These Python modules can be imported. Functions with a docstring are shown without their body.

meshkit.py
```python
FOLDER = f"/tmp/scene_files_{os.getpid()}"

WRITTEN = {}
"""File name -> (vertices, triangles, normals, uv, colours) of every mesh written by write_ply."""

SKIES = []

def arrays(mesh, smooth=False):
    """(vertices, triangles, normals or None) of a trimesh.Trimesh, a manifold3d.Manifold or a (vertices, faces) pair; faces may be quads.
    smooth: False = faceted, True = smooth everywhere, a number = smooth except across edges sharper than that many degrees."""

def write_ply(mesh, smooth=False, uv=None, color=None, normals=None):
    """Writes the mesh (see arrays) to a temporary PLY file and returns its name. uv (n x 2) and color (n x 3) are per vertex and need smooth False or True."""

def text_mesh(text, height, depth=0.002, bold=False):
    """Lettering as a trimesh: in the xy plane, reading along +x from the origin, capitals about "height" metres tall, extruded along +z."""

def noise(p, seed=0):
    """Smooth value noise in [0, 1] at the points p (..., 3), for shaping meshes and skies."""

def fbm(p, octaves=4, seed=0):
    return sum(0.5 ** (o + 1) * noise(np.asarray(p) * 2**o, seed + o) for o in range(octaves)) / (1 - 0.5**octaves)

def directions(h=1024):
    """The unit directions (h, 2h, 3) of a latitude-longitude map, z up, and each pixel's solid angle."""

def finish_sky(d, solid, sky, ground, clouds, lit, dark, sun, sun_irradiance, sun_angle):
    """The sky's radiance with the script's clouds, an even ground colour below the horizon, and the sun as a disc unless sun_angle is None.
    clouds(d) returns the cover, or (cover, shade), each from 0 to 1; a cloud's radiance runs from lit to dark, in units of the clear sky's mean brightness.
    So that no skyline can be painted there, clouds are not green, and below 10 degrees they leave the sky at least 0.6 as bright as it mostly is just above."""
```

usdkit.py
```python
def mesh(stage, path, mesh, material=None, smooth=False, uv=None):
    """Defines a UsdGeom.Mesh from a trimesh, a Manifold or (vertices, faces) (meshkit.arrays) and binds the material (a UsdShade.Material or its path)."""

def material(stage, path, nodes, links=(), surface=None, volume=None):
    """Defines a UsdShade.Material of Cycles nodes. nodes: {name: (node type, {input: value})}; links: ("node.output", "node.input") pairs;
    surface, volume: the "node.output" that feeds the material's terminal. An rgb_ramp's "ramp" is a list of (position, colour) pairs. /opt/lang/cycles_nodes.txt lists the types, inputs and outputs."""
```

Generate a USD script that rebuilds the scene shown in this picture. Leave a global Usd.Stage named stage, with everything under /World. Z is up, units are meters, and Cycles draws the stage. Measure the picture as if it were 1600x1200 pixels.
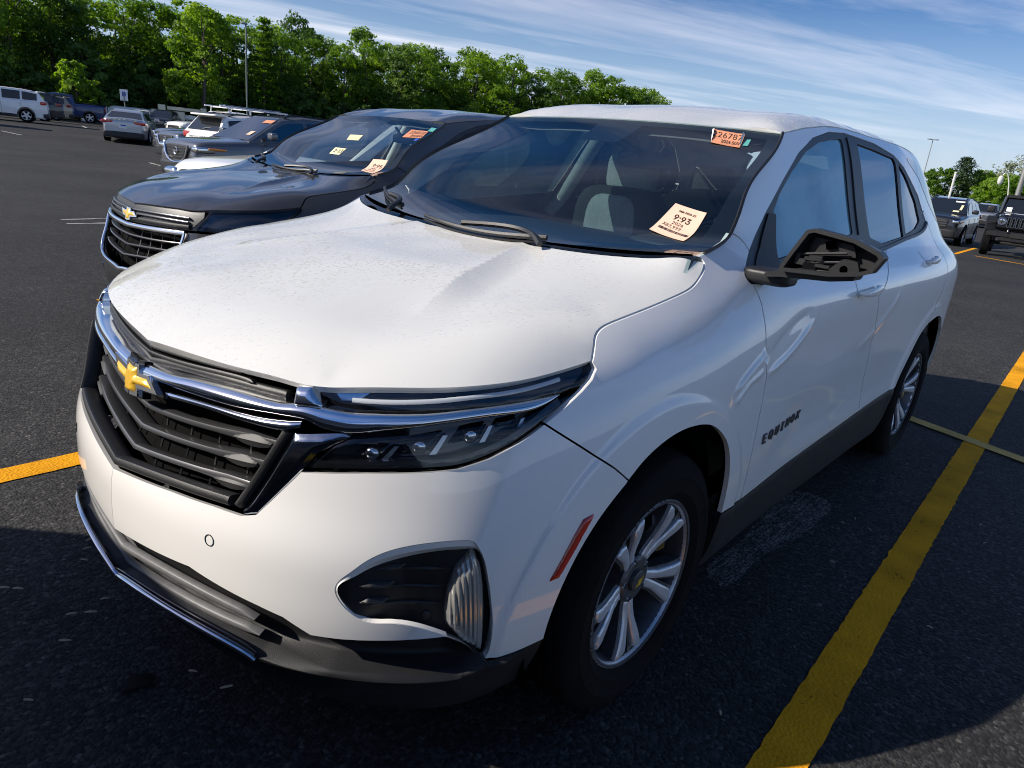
import math, random
import numpy as np, trimesh, shapely, manifold3d
import shapely.affinity as aff
from shapely.geometry import Polygon, LineString, Point, box as sbox2
from pxr import Usd, UsdGeom, UsdLux, UsdShade, Gf, Sdf, Vt
import usdkit, meshkit

stage = Usd.Stage.CreateInMemory()
UsdGeom.SetStageUpAxis(stage, UsdGeom.Tokens.z)
UsdGeom.SetStageMetersPerUnit(stage, 1.0)
UsdGeom.Xform.Define(stage, '/World')
UsdGeom.Scope.Define(stage, '/World/Looks')

# ------------------------------------------------------------------ camera
CAM = (1.4624, 1.5862, 1.3587); CAM_AZ, CAM_PITCH, CAM_ROLL = -2.4498, -0.3134, 0.106
def _camera():
    f = np.array([math.cos(CAM_AZ) * math.cos(CAM_PITCH), math.sin(CAM_AZ) * math.cos(CAM_PITCH), math.sin(CAM_PITCH)])
    r = np.cross(f, [0, 0, 1]); r /= np.linalg.norm(r); up = np.cross(r, f)
    c, s = math.cos(CAM_ROLL), math.sin(CAM_ROLL)
    r, up = c * r + s * up, -s * r + c * up
    cam = UsdGeom.Camera.Define(stage, '/World/camera')
    cam.CreateHorizontalApertureAttr(36.0); cam.CreateVerticalApertureAttr(27.0)
    cam.CreateFocalLengthAttr(36.0 * 1095.6 / 1600)
    cam.CreateClippingRangeAttr(Gf.Vec2f(.05, 2000))
    cam.CreateExposureAttr(EXPOSURE)
    cam.AddTransformOp().Set(Gf.Matrix4d(*[float(x) for x in (*r, 0, *up, 0, *(-f), 0, *CAM, 1)]))
EXPOSURE = 0.38
_camera()

# ------------------------------------------------------------------ sky and sun
SUN_AZ, SUN_EL = math.radians(-37.2), math.radians(32.5)
SUN = np.array([math.cos(SUN_EL) * math.cos(SUN_AZ), math.cos(SUN_EL) * math.sin(SUN_AZ), math.sin(SUN_EL)])
def _sky():
    m = usdkit.material(stage, '/World/Looks/sky', {
        'sky': ('sky_texture', {'sky_type': 'single_scattering', 'sun_disc': False, 'sun_elevation': SUN_EL, 'sun_rotation': math.atan2(SUN[0], SUN[1]), 'air_density': 1.0, 'aerosol_density': 0.25, 'ozone_density': 2.0}),
        'tc': ('texture_coordinate', {}),
        'sep': ('separate_xyz', {}), 'zc': ('math', {'math_type': 'maximum', 'value2': 0.06}), 'zf': ('map_range', {'from_min': 0.0, 'from_max': 0.10, 'to_min': 0.0, 'to_max': 1.0, 'clamp': True}), 'mu2': ('math', {'math_type': 'multiply'}),
        'dx': ('math', {'math_type': 'divide'}), 'dy': ('math', {'math_type': 'divide'}), 'cmb': ('combine_xyz', {'z': 0.0}),
        'rot': ('mapping', {'rotation': (0, 0, math.radians(22)), 'scale': (1, 1, 1)}),
        'map': ('mapping', {'scale': (0.16, 0.62, 1.0), 'location': (8.8, 4.1, 0)}),
        'n1': ('noise_texture', {'scale': 1.25, 'detail': 9.0, 'roughness': 0.62, 'distortion': 0.35}),
        'r1': ('map_range', {'from_min': 0.43, 'from_max': 0.80, 'to_min': 0.0, 'to_max': 0.58, 'clamp': True}),
        'n2': ('noise_texture', {'scale': 0.35, 'detail': 3.0}),
        'r2': ('map_range', {'from_min': 0.38, 'from_max': 0.6, 'to_min': 0.25, 'to_max': 1.0, 'clamp': True}),
        'mul': ('math', {'math_type': 'multiply', 'use_clamp': True}),
        'mix': ('mix_color', {'b': (16.8, 15.6, 15.4)}),
        'sat': ('hsv', {'saturation': 1.40, 'value': 1.0, 'hue': 0.5, 'fac': 1.0}),
        'tint': ('mix_color', {'blend_type': 'multiply', 'fac': 1.0, 'b': (1.17, .945, 1.09), 'use_clamp': False, 'use_clamp_result': False}),
        'hz': ('map_range', {'from_min': 0.0, 'from_max': 0.20, 'to_min': 0.78, 'to_max': 0.0, 'clamp': True}), 'hm': ('mix_color', {'b': (5.2, 7.6, 10.2), 'use_clamp': False, 'use_clamp_result': False}),
        'bg': ('background_shader', {'strength': 0.072}),
    }, [('tc.generated', 'sep.vector'), ('sep.z', 'zc.value1'), ('sep.x', 'dx.value1'), ('zc.value', 'dx.value2'), ('sep.y', 'dy.value1'), ('zc.value', 'dy.value2'),
        ('dx.value', 'cmb.x'), ('dy.value', 'cmb.y'), ('cmb.vector', 'rot.vector'), ('rot.vector', 'map.vector'), ('map.vector', 'n1.vector'), ('map.vector', 'n2.vector'),
        ('n1.fac', 'r1.value'), ('n2.fac', 'r2.value'), ('r1.result', 'mul.value1'), ('r2.result', 'mul.value2'), ('mul.value', 'mu2.value1'), ('sep.z', 'zf.value'), ('zf.result', 'mu2.value2'), ('mu2.value', 'mix.fac'),
        ('sky.color', 'sat.color'), ('sat.color', 'tint.a'), ('tint.result', 'hm.a'), ('sep.z', 'hz.value'), ('hz.result', 'hm.fac'), ('hm.result', 'mix.a'), ('mix.result', 'bg.color')], surface='bg.background')
    d = UsdLux.DomeLight.Define(stage, '/World/sky')
    UsdShade.MaterialBindingAPI.Apply(d.GetPrim()).Bind(m)
    d.GetPrim().SetCustomDataByKey('kind', 'structure')
    s = UsdLux.DistantLight.Define(stage, '/World/sun')
    s.CreateNormalizeAttr(True); s.CreateIntensityAttr(1.2); s.CreateAngleAttr(0.5); s.CreateColorAttr(Gf.Vec3f(1.0, .93, .83))
    z = SUN; x = np.cross([0, 0, 1], z); x /= np.linalg.norm(x); y = np.cross(z, x)
    s.AddTransformOp().Set(Gf.Matrix4d(*[float(v) for v in (*x, 0, *y, 0, *z, 0, 0, 0, 20, 1)]))
_sky()

# ------------------------------------------------------------------ helpers
NAMES = {}
def fresh(parent, name):
    k = NAMES.get((parent, name), -1) + 1
    NAMES[(parent, name)] = k
    return f'{parent}/{name}' + (f'_{k:03d}' if k else '')
def put(path, geo, mat):
    V, F, N = geo
    m = UsdGeom.Mesh.Define(stage, path)
    m.CreatePointsAttr(Vt.Vec3fArray.FromNumpy(np.ascontiguousarray(V, np.float32)))
    m.CreateFaceVertexCountsAttr(Vt.IntArray.FromNumpy(np.full(len(F), 3, np.int32)))
    m.CreateFaceVertexIndicesAttr(Vt.IntArray.FromNumpy(np.ascontiguousarray(F, np.int32).ravel()))
    m.CreateSubdivisionSchemeAttr('none')
    if N is not None:
        m.CreateNormalsAttr(Vt.Vec3fArray.FromNumpy(np.ascontiguousarray(N, np.float32))); m.SetNormalsInterpolation('vertex')
    UsdShade.MaterialBindingAPI.Apply(m.GetPrim()).Bind(UsdShade.Material.Get(stage, '/World/Looks/' + mat))
    return m.GetPrim()
def tag(p, label=None, cat=None, group=None, kind=None):
    for k, v in (('label', label), ('category', cat), ('group', group), ('kind', kind)):
        if v: p.SetCustomDataByKey(k, v)
    return p
class Thing:
    """An Xform under /World whose children are parts."""
    def __init__(self, name, label=None, cat=None, loc=(0, 0, 0), rotz=0.0, group=None, scale=None, tilt=None):
        self.path = fresh('/World', name)
        x = UsdGeom.Xform.Define(stage, self.path)
        x.AddTranslateOp().Set(Gf.Vec3d(*map(float, loc)))
        if rotz: x.AddRotateZOp().Set(math.degrees(rotz))
        if tilt: x.AddRotateYOp().Set(math.degrees(tilt))
        if scale: x.AddScaleOp().Set(Gf.Vec3f(*map(float, (scale if np.ndim(scale) else (scale,) * 3))))
        self.prim = x.GetPrim(); tag(self.prim, label, cat, group)
    def part(self, name, geo, mat, parent=None, label=None):
        if isinstance(geo, list): geo = join(geo)
        p = put(fresh(parent.GetPath().pathString if parent else self.path, name), geo, mat)
        return tag(p, label)
def pair(t, name, g, mat, parent=None):
    """A part on the left side and its twin on the right."""
    if isinstance(g, list): g = join(g)
    t.part(name, g, mat, parent); t.part(name, mirror(g), mat, parent)
def copy_of(src, name, label, cat, loc, rotz=0.0, group=None, scale=None):
    t = Thing(name, label, cat, loc, rotz, group, scale)
    for c in Usd.Prim.GetChildren(src.prim):
        q = stage.DefinePrim(t.path + '/' + c.GetName(), c.GetTypeName()); q.GetReferences().AddInternalReference(c.GetPath())
    return t
def solo(name, geo, mat, label=None, cat=None, group=None, kind=None):
    if isinstance(geo, list): geo = join(geo)
    return tag(put(fresh('/World', name), geo, mat), label, cat, group, kind)

def join(gs):
    gs = [g for g in gs if g is not None and len(g[0])]
    V, F, N, o = [], [], [], 0
    for v, f, n in gs:
        if n is None: v, f, n = shade((v, f), 30)
        V.append(v); F.append(np.asarray(f) + o); N.append(n); o += len(v)
    return np.vstack(V), np.vstack(F), np.vstack(N)
def shade(mesh, angle=30):
    v, f, n = meshkit.arrays(mesh, angle)
    if n is None:
        v = v[f].reshape(-1, 3); f = np.arange(len(v)).reshape(-1, 3)
        n = np.repeat(np.cross(v[f[:, 1]] - v[f[:, 0]], v[f[:, 2]] - v[f[:, 0]]), 3, 0); n /= np.linalg.norm(n, axis=1, keepdims=True) + 1e-12
    return v, f, n
def flat(mesh): return shade(mesh, False)
def mirror(g):
    V, F, N = g
    return V * [1, -1, 1], F[:, ::-1], (None if N is None else N * [1, -1, 1])
def both(g):
    if isinstance(g, list): g = join(g)
    return join([g, mirror(g)])
def move(g, loc=(0, 0, 0), rz=0.0, ry=0.0, rx=0.0, s=1.0):
    V, F, N = g
    def R(a, i, j):
        m = np.eye(3); c, q = math.cos(a), math.sin(a); m[i, i] = c; m[j, j] = c; m[i, j] = -q; m[j, i] = q; return m
    M = R(rz, 0, 1) @ R(-ry, 0, 2) @ R(rx, 1, 2)
    s = np.asarray(s, float)
    V2 = (V * s) @ M.T + np.asarray(loc, float)
    if N is not None:
        N = (N / s) @ M.T; N = N / (np.linalg.norm(N, axis=1, keepdims=True) + 1e-12)
    return V2, F, N
def cuboid(size, loc=(0, 0, 0), bevel=0.0):
    if bevel <= 0: return flat(trimesh.creation.box(size, trimesh.transformations.translation_matrix(loc)))
    sx, sy, sz = (s / 2 for s in size); b = bevel
    pts = [(i * (sx - (b if k != 0 else 0)), j * (sy - (b if k != 1 else 0)), l * (sz - (b if k != 2 else 0))) for i in (-1, 1) for j in (-1, 1) for l in (-1, 1) for k in range(3)]
    h = trimesh.convex.convex_hull(np.array(pts))
    return move(flat(h), loc)
def rounded(size, loc=(0, 0, 0), e=.35, n=20, taper=None):
    """Superellipsoid of the given size."""
    a = np.linspace(-math.pi / 2, math.pi / 2, n); b = np.linspace(-math.pi, math.pi, 2 * n + 1)
    A, Bb = np.meshgrid(a, b, indexing='ij'); p = lambda x: np.sign(x) * np.abs(x) ** e
    V = np.stack([p(np.cos(A)) * p(np.cos(Bb)), p(np.cos(A)) * p(np.sin(Bb)), p(np.sin(A))], -1)
    V = V * np.asarray(size) / 2
    if taper: V[..., :2] *= (1 + taper * V[..., 2:3] / size[2] * 2)
    V += loc
    i, j = np.meshgrid(np.arange(n - 1), np.arange(2 * n), indexing='ij'); w = 2 * n + 1
    q = np.stack([i * w + j, i * w + j + 1, (i + 1) * w + j + 1, (i + 1) * w + j], -1).reshape(-1, 4)
    m = trimesh.Trimesh(V.reshape(-1, 3), np.vstack([q[:, [0, 1, 2]], q[:, [0, 2, 3]]]), process=False); m.merge_vertices(); m.update_faces(m.nondegenerate_faces())
    return shade(m, 60)
def lathe(profile, n=48, axis='y', loc=(0, 0, 0), ang=35, cap=False):
    """profile: (radius, position along the axis)"""
    pr = np.array(profile, float); th = np.linspace(0, 2 * math.pi, n, endpoint=False)
    V = np.stack([pr[:, None, 0] * np.cos(th), np.repeat(pr[:, 1:2], n, 1), pr[:, None, 0] * np.sin(th)], -1)
    m = len(pr); i, j = np.meshgrid(np.arange(m - 1), np.arange(n), indexing='ij')
    q = np.stack([i * n + j, i * n + (j + 1) % n, (i + 1) * n + (j + 1) % n, (i + 1) * n + j], -1).reshape(-1, 4)
    F = np.vstack([q[:, [0, 1, 2]], q[:, [0, 2, 3]]]); V = V.reshape(-1, 3)
    t = trimesh.Trimesh(V, F, process=False); t.merge_vertices(); t.update_faces(t.nondegenerate_faces())
    g = shade(t, ang)
    V, F, N = g
    if axis == 'z': V, N = V[:, [0, 2, 1]], N[:, [0, 2, 1]]; F = F[:, ::-1]
    if axis == 'x': V, N = V[:, [1, 0, 2]], N[:, [1, 0, 2]]; F = F[:, ::-1]
    return V + np.asarray(loc, float), F, N
def tube(pts, r, n=8, caps=True):
    p = np.asarray(pts, float); r = np.broadcast_to(r, len(p))
    t = np.gradient(p, axis=0); t /= np.linalg.norm(t, axis=1, keepdims=True) + 1e-12
    ref = np.array([0, 0, 1.0]) if abs(t[:, 2]).max() < .95 else np.array([1.0, 0, 0])
    a = np.cross(t, ref); a /= np.linalg.norm(a, axis=1, keepdims=True) + 1e-12; b = np.cross(t, a)
    th = np.arange(n) * 2 * math.pi / n
    V = p[:, None] + r[:, None, None] * (np.cos(th)[None, :, None] * a[:, None] + np.sin(th)[None, :, None] * b[:, None])
    return _grid_tube(V, caps)
def _grid_tube(V, caps=True, ang=40):
    m, n = V.shape[:2]
    i, j = np.meshgrid(np.arange(m - 1), np.arange(n), indexing='ij')
    q = np.stack([i * n + j, i * n + (j + 1) % n, (i + 1) * n + (j + 1) % n, (i + 1) * n + j], -1).reshape(-1, 4)
    F = [q[:, [0, 1, 2]], q[:, [0, 2, 3]]]; P = V.reshape(-1, 3)
    if caps:
        P = np.vstack([P, V[0].mean(0), V[-1].mean(0)]); k = m * n; jj = np.arange(n)
        F += [np.stack([np.full(n, k), (jj + 1) % n, jj], 1), np.stack([np.full(n, k + 1), (m - 1) * n + jj, (m - 1) * n + (jj + 1) % n], 1)]
    t = trimesh.Trimesh(P, np.vstack(F), process=False)
    if t.volume < 0: t.invert()
    return shade(t, ang)
def sweep(pts, nrm, prof, ang=40):
    """Closed profile (m,2) of (across, out) carried along the path; nrm = outward direction at each point. prof may be (k,m,2)."""
    p = np.asarray(pts, float); nrm = np.asarray(nrm, float)
    t = np.gradient(p, axis=0); t /= np.linalg.norm(t, axis=1, keepdims=True) + 1e-12
    b = np.cross(nrm, t); b /= np.linalg.norm(b, axis=1, keepdims=True) + 1e-12; o = np.cross(t, b)
    pr = np.asarray(prof, float)
    if pr.ndim == 2: pr = np.repeat(pr[None], len(p), 0)
    V = p[:, None] + pr[:, :, 0:1] * b[:, None] + pr[:, :, 1:2] * o[:, None]
    return _grid_tube(V, True, ang)
def resample(pts, step):
    p = np.asarray(pts, float); s = np.concatenate([[0], np.cumsum(np.linalg.norm(np.diff(p, axis=0), axis=1))])
    k = max(2, int(s[-1] / step) + 1); q = np.linspace(0, s[-1], k)
    return np.stack([np.interp(q, s, p[:, i]) for i in range(p.shape[1])], 1)
def curve(pts, step=.01):
    """Smooth curve through the points."""
    from scipy.interpolate import CubicSpline
    p = np.asarray(pts, float)
    if len(p) < 3: return resample(p, step)
    s = np.concatenate([[0], np.cumsum(np.linalg.norm(np.diff(p, axis=0), axis=1) ** .5)])
    return resample(CubicSpline(s, p)(np.linspace(0, s[-1], 40 * len(p))), step)
def rnd(poly, r):
    """Rounds a polygon's corners."""
    return poly.buffer(-r, quad_segs=4).buffer(2 * r, quad_segs=4).buffer(-r, quad_segs=4)
def patch(fn, poly, off=0.0, res=.02, rim=.012, flip=False, eps=4e-4):
    """The part of surface fn(uv, extra) inside poly, as a grid mesh with exact normals, edged by a rim of the given depth. off: number or function(uv, distance to the edge)."""
    if poly.is_empty: return None
    if poly.geom_type != 'Polygon':
        return join([patch(fn, g, off, res, rim, flip, eps) for g in poly.geoms if g.area > 1e-6])
    if callable(off):
        edge = poly.boundary
        def ev(q): return fn(q, off(q, np.where(shapely.contains_xy(poly, q[:, 0], q[:, 1]), shapely.distance(shapely.points(q), edge), 0.0)))
    else:
        def ev(q): return fn(q, off)
    rx, ry = (res, res) if np.ndim(res) == 0 else res
    x0, y0, x1, y1 = poly.bounds
    nx, ny = int((x1 - x0) / rx) + 1, int((y1 - y0) / ry) + 1
    gx, gy = x0 - 1e-6 + np.arange(nx + 1) * rx, y0 - 1e-6 + np.arange(ny + 1) * ry
    I, J = np.meshgrid(np.arange(nx), np.arange(ny), indexing='ij'); I, J = I.ravel(), J.ravel()
    cells = shapely.box(gx[I], gy[J], gx[I] + rx, gy[J] + ry)
    shapely.prepare(poly)
    inside = shapely.contains_properly(poly, cells); touch = shapely.intersects(poly, cells) & ~inside
    idx, pts, tris = {}, [], []
    def vid(x, y):
        k = (round(x * 1e6), round(y * 1e6))
        if k not in idx: idx[k] = len(pts); pts.append((x, y))
        return idx[k]
    for c in np.nonzero(inside)[0]:
        a, b = gx[I[c]], gy[J[c]]
        q = [vid(a, b), vid(a + rx, b), vid(a + rx, b + ry), vid(a, b + ry)]
        tris += [(q[0], q[1], q[2]), (q[0], q[2], q[3])]
    for pc in shapely.intersection(poly, cells[touch]):
        for g in getattr(pc, 'geoms', [pc]):
            if g.geom_type != 'Polygon' or g.area < 1e-10: continue
            v, f = trimesh.creation.triangulate_polygon(g, engine='earcut')
            ids = [vid(*p) for p in v]
            for t in f:
                a, b, c = (ids[k] for k in t)
                if a == b or b == c or a == c: continue
                A, Bq, Cq = pts[a], pts[b], pts[c]
                if (Bq[0] - A[0]) * (Cq[1] - A[1]) - (Bq[1] - A[1]) * (Cq[0] - A[0]) < 0: b, c = c, b
                tris.append((a, b, c))
    if not tris: return None
    q = np.array(pts); F = np.array(tris); V = ev(q)
    def normals(q):
        du = ev(q + [eps, 0]) - ev(q - [eps, 0]); dv = ev(q + [0, eps]) - ev(q - [0, eps])
        n = np.cross(du, dv); return n / (np.linalg.norm(n, axis=1, keepdims=True) + 1e-12)
    if callable(off):   # normals from the mesh where the offset has an edge
        n0 = np.cross(V[F[:, 1]] - V[F[:, 0]], V[F[:, 2]] - V[F[:, 0]]); N = np.zeros_like(V)
        for k in range(3): np.add.at(N, F[:, k], n0)
        N /= np.linalg.norm(N, axis=1, keepdims=True) + 1e-12
    else: N = normals(q)
    out = [(V, F, N)]
    if rim:
        for ring in [poly.exterior, *poly.interiors]:
            c = np.array(ring.segmentize(max(rx, .01)).coords)
            ccw = shapely.is_ccw(ring)
            if (ring is poly.exterior) != ccw: c = c[::-1]
            P = ev(c); n = normals(c) if not callable(off) else None
            if n is None:
                b0 = fn(c, 0.0); n = fn(c, 1e-3) - b0; n /= np.linalg.norm(n, axis=1, keepdims=True) + 1e-12
            if flip: n = -n
            Q = P - n * rim * (-1 if flip else 1); k = len(c)
            i = np.arange(k - 1)
            fr = np.vstack([np.stack([i, k + i, k + i + 1], 1), np.stack([i, k + i + 1, i + 1], 1)])
            VV = np.vstack([P, Q])
            out.append(shade(trimesh.Trimesh(VV, fr, process=False), 50))
    g = join(out)
    if flip: g = (g[0], g[1][:, ::-1], -g[2])
    return g
def loft(A, Bp, closed=True, ang=40):
    """Band between two polylines with the same number of points."""
    k = len(A); V = np.vstack([A, Bp]); i = np.arange(k if closed else k - 1); j = (i + 1) % k
    F = np.vstack([np.stack([i, j, k + j], 1), np.stack([i, k + j, k + i], 1)])
    return shade(trimesh.Trimesh(V, F, process=False), ang)
def puff(h, w): return lambda q, d: h * (1 - np.exp(-(d / w) ** 1.0 * 2.2)) - 0.0
def rpuff(h, w): return lambda q, d: h * np.sqrt(np.clip(1 - (1 - np.clip(d / w, 0, 1)) ** 2, 0, 1))
def prism(poly, depth):
    """Flat extrusion of a polygon: x, y in the plane, 0..depth along z."""
    gs = [flat(trimesh.creation.extrude_polygon(g, depth, engine='earcut')) for g in getattr(poly, 'geoms', [poly]) if g.area > 1e-9]
    return join(gs)
def frame(g, o, ex, ey, ez):
    V, F, N = g; M = np.array([ex, ey, ez], float)
    return V @ M + o, F, (None if N is None else N @ M)
# ------------------------------------------------------------------ materials
LK = '/World/Looks/'
def pbr(name, color, rough=.5, metal=0.0, coat=0.0, spec=.5, noise=None, bump=None, extra=None, coat_rough=.03):
    """noise: (scale, amount[, detail]) darkens and lightens the colour; bump: (scale, distance[, detail])."""
    nodes = {'p': ('principled_bsdf', {'base_color': color, 'roughness': rough, 'metallic': metal, 'coat_weight': coat, 'coat_roughness': coat_rough, 'specular_ior_level': spec, **(extra or {})})}
    links = []
    if noise or bump: nodes['g'] = ('texture_coordinate', {})
    if noise:
        a = noise[1]; c = np.array(color)
        nodes['n'] = ('noise_texture', {'scale': noise[0], 'detail': float(noise[2]) if len(noise) > 2 else 4.0, 'roughness': .6})
        nodes['r'] = ('rgb_ramp', {'ramp': [(.3, tuple(c * (1 - a))), (.7, tuple(np.minimum(c * (1 + a), 1)))]})
        links += [('g.object', 'n.vector'), ('n.fac', 'r.fac'), ('r.color', 'p.base_color')]
    if bump:
        nodes['bn'] = ('noise_texture', {'scale': bump[0], 'detail': float(bump[2]) if len(bump) > 2 else 3.0})
        nodes['b'] = ('bump', {'distance': bump[1], 'strength': 1.0})
        links += [('g.object', 'bn.vector'), ('bn.fac', 'b.height'), ('b.normal', 'p.normal')]
    usdkit.material(stage, LK + name, nodes, links, surface='p.BSDF')
    return name
def paint(name, color, rough=.35, metal=0.0, wet=0.0, spec=.5, flake=0.0):
    """Car paint under clear coat, with dust and, if wet, rain drops standing on it."""
    nodes = {'p': ('principled_bsdf', {'base_color': color, 'roughness': rough, 'metallic': metal, 'coat_weight': 1.0, 'coat_roughness': .035, 'specular_ior_level': spec}),
             'g': ('texture_coordinate', {}),
             'd': ('noise_texture', {'scale': 3.0, 'detail': 8.0, 'roughness': .65}), 'dr': ('map_range', {'from_min': .35, 'from_max': .75, 'to_min': .01, 'to_max': .045}),
             'c': ('noise_texture', {'scale': 2.0, 'detail': 6.0}), 'cr': ('rgb_ramp', {'ramp': [(.3, tuple(np.array(color) * .965)), (.7, tuple(np.array(color)))]}),
             'ob': ('noise_texture', {'scale': 2.6, 'detail': 1.0}), 'obb': ('bump', {'distance': .0015, 'strength': .25})}
    links = [('g.object', 'd.vector'), ('d.fac', 'dr.value'), ('dr.result', 'p.coat_roughness'), ('g.object', 'c.vector'), ('c.fac', 'cr.fac'), ('cr.color', 'p.base_color'),
             ('g.object', 'ob.vector'), ('ob.fac', 'obb.height'), ('obb.normal', 'p.coat_normal')]
    if wet:
        nodes.update({'v': ('voronoi_texture', {'scale': 150.0, 'feature': 'f1', 'randomness': 1.0}), 'sc': ('separate_color', {}),
                      'rad': ('map_range', {'from_min': .25, 'from_max': 1.0, 'to_min': 0.01, 'to_max': .30}),
                      'q': ('math', {'math_type': 'divide'}), 'inv': ('map_range', {'from_min': 0.0, 'from_max': 1.0, 'to_min': 1.0, 'to_max': 0.0}),
                      'pw': ('math', {'math_type': 'power', 'value2': .5}), 'ms': ('mapping', {'scale': (1, 1.0, 1)}),
                      'zn': ('noise_texture', {'scale': 2.2, 'detail': 2.0}), 'zr': ('map_range', {'from_min': .38, 'from_max': .55, 'to_min': .15, 'to_max': 1.0}),
                      'mul': ('math', {'math_type': 'multiply'}),
                      'b': ('bump', {'distance': .0007 * wet, 'strength': 1.0})})
        links += [('g.object', 'ms.vector'), ('ms.vector', 'v.vector'), ('v.color', 'sc.color'), ('sc.r', 'rad.value'), ('v.distance', 'q.value1'), ('rad.result', 'q.value2'), ('q.value', 'inv.value'),
                  ('inv.result', 'pw.value1'), ('g.object', 'zn.vector'), ('zn.fac', 'zr.value'), ('pw.value', 'mul.value1'), ('zr.result', 'mul.value2'), ('mul.value', 'b.height'), ('b.normal', 'p.coat_normal'), ('obb.normal', 'b.normal')]
        links.remove(('obb.normal', 'p.coat_normal'))
    usdkit.material(stage, LK + name, nodes, links, surface='p.BSDF')
    return name
def glass(name, tint, milk=0.0, milkcol=(.5, .6, .62), rough=0.0, f0=.045):
    """A thin pane: clear through, mirror-like towards grazing; milk adds dew and dust."""
    nodes = {'t': ('transparent_bsdf', {'color': tint}), 'g': ('glossy_bsdf', {'color': (1, 1, 1), 'roughness': rough}), 'f': ('layer_weight', {'blend': .5}),
             'pw': ('math', {'math_type': 'power', 'value2': 4.2}), 'ma': ('math', {'math_type': 'multiply_add', 'value2': 1 - f0, 'value3': f0}), 'm': ('mix_closure', {})}
    links = [('f.facing', 'pw.value1'), ('pw.value', 'ma.value1'), ('ma.value', 'm.fac'), ('g.BSDF', 'm.closure2')]
    if milk:
        nodes.update({'d': ('diffuse_bsdf', {'color': milkcol}), 'm0': ('mix_closure', {}), 'tc': ('texture_coordinate', {}), 'n': ('noise_texture', {'scale': 3.0, 'detail': 6.0}),
                      'r': ('map_range', {'from_min': .3, 'from_max': .7, 'to_min': milk * .5, 'to_max': milk * 1.5})})
        links += [('t.BSDF', 'm0.closure1'), ('d.BSDF', 'm0.closure2'), ('tc.object', 'n.vector'), ('n.fac', 'r.value'), ('r.result', 'm0.fac'), ('m0.closure', 'm.closure1')]
    else: links += [('t.BSDF', 'm.closure1')]
    usdkit.material(stage, LK + name, nodes, links, surface='m.closure')
    return name
paint('white_paint', (.82, .80, .765), spec=.25)
paint('white_paint_wet', (.67, .665, .63), wet=1.0, spec=.15, rough=.45)
paint('grey_paint', (.048, .046, .045), rough=.3, metal=.35, wet=.0)
paint('silver_paint', (.42, .43, .45), rough=.3, metal=.6)
paint('tan_paint', (.33, .27, .19), rough=.35, metal=.3)
paint('blue_paint', (.012, .028, .10), rough=.3, metal=.2)
paint('black_paint', (.008, .009, .012), rough=.3)
paint('steel_paint', (.10, .105, .115), rough=.3, metal=.5)
paint('cream_paint', (.62, .53, .36), rough=.4)
pbr('chrome', (.88, .88, .89), .11, 1.0)
pbr('chrome_dull', (.55, .55, .56), .22, 1.0, noise=(30, .12))
pbr('dark_chrome', (.14, .14, .145), .45, 1.0, noise=(60, .2))
pbr('wing_chrome', (.30, .33, .38), .10, 1.0, noise=(60, .2))
pbr('facet_grey', (.03, .03, .03), .55)
pbr('grey_bar', (.13, .13, .135), .30, .7)
pbr('gold', (.85, .50, .04), .28, .25, coat=.6)
pbr('black_gloss', (.006, .006, .007), .08, coat=.6)
pbr('screen_black', (.006, .007, .009), .35)
pbr('black_trim', (.012, .012, .013), .42, bump=(900, .0004))
pbr('black_matte', (.008, .008, .009), .75)
pbr('black_void', (.003, .003, .003), .95, spec=.1)
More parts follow.
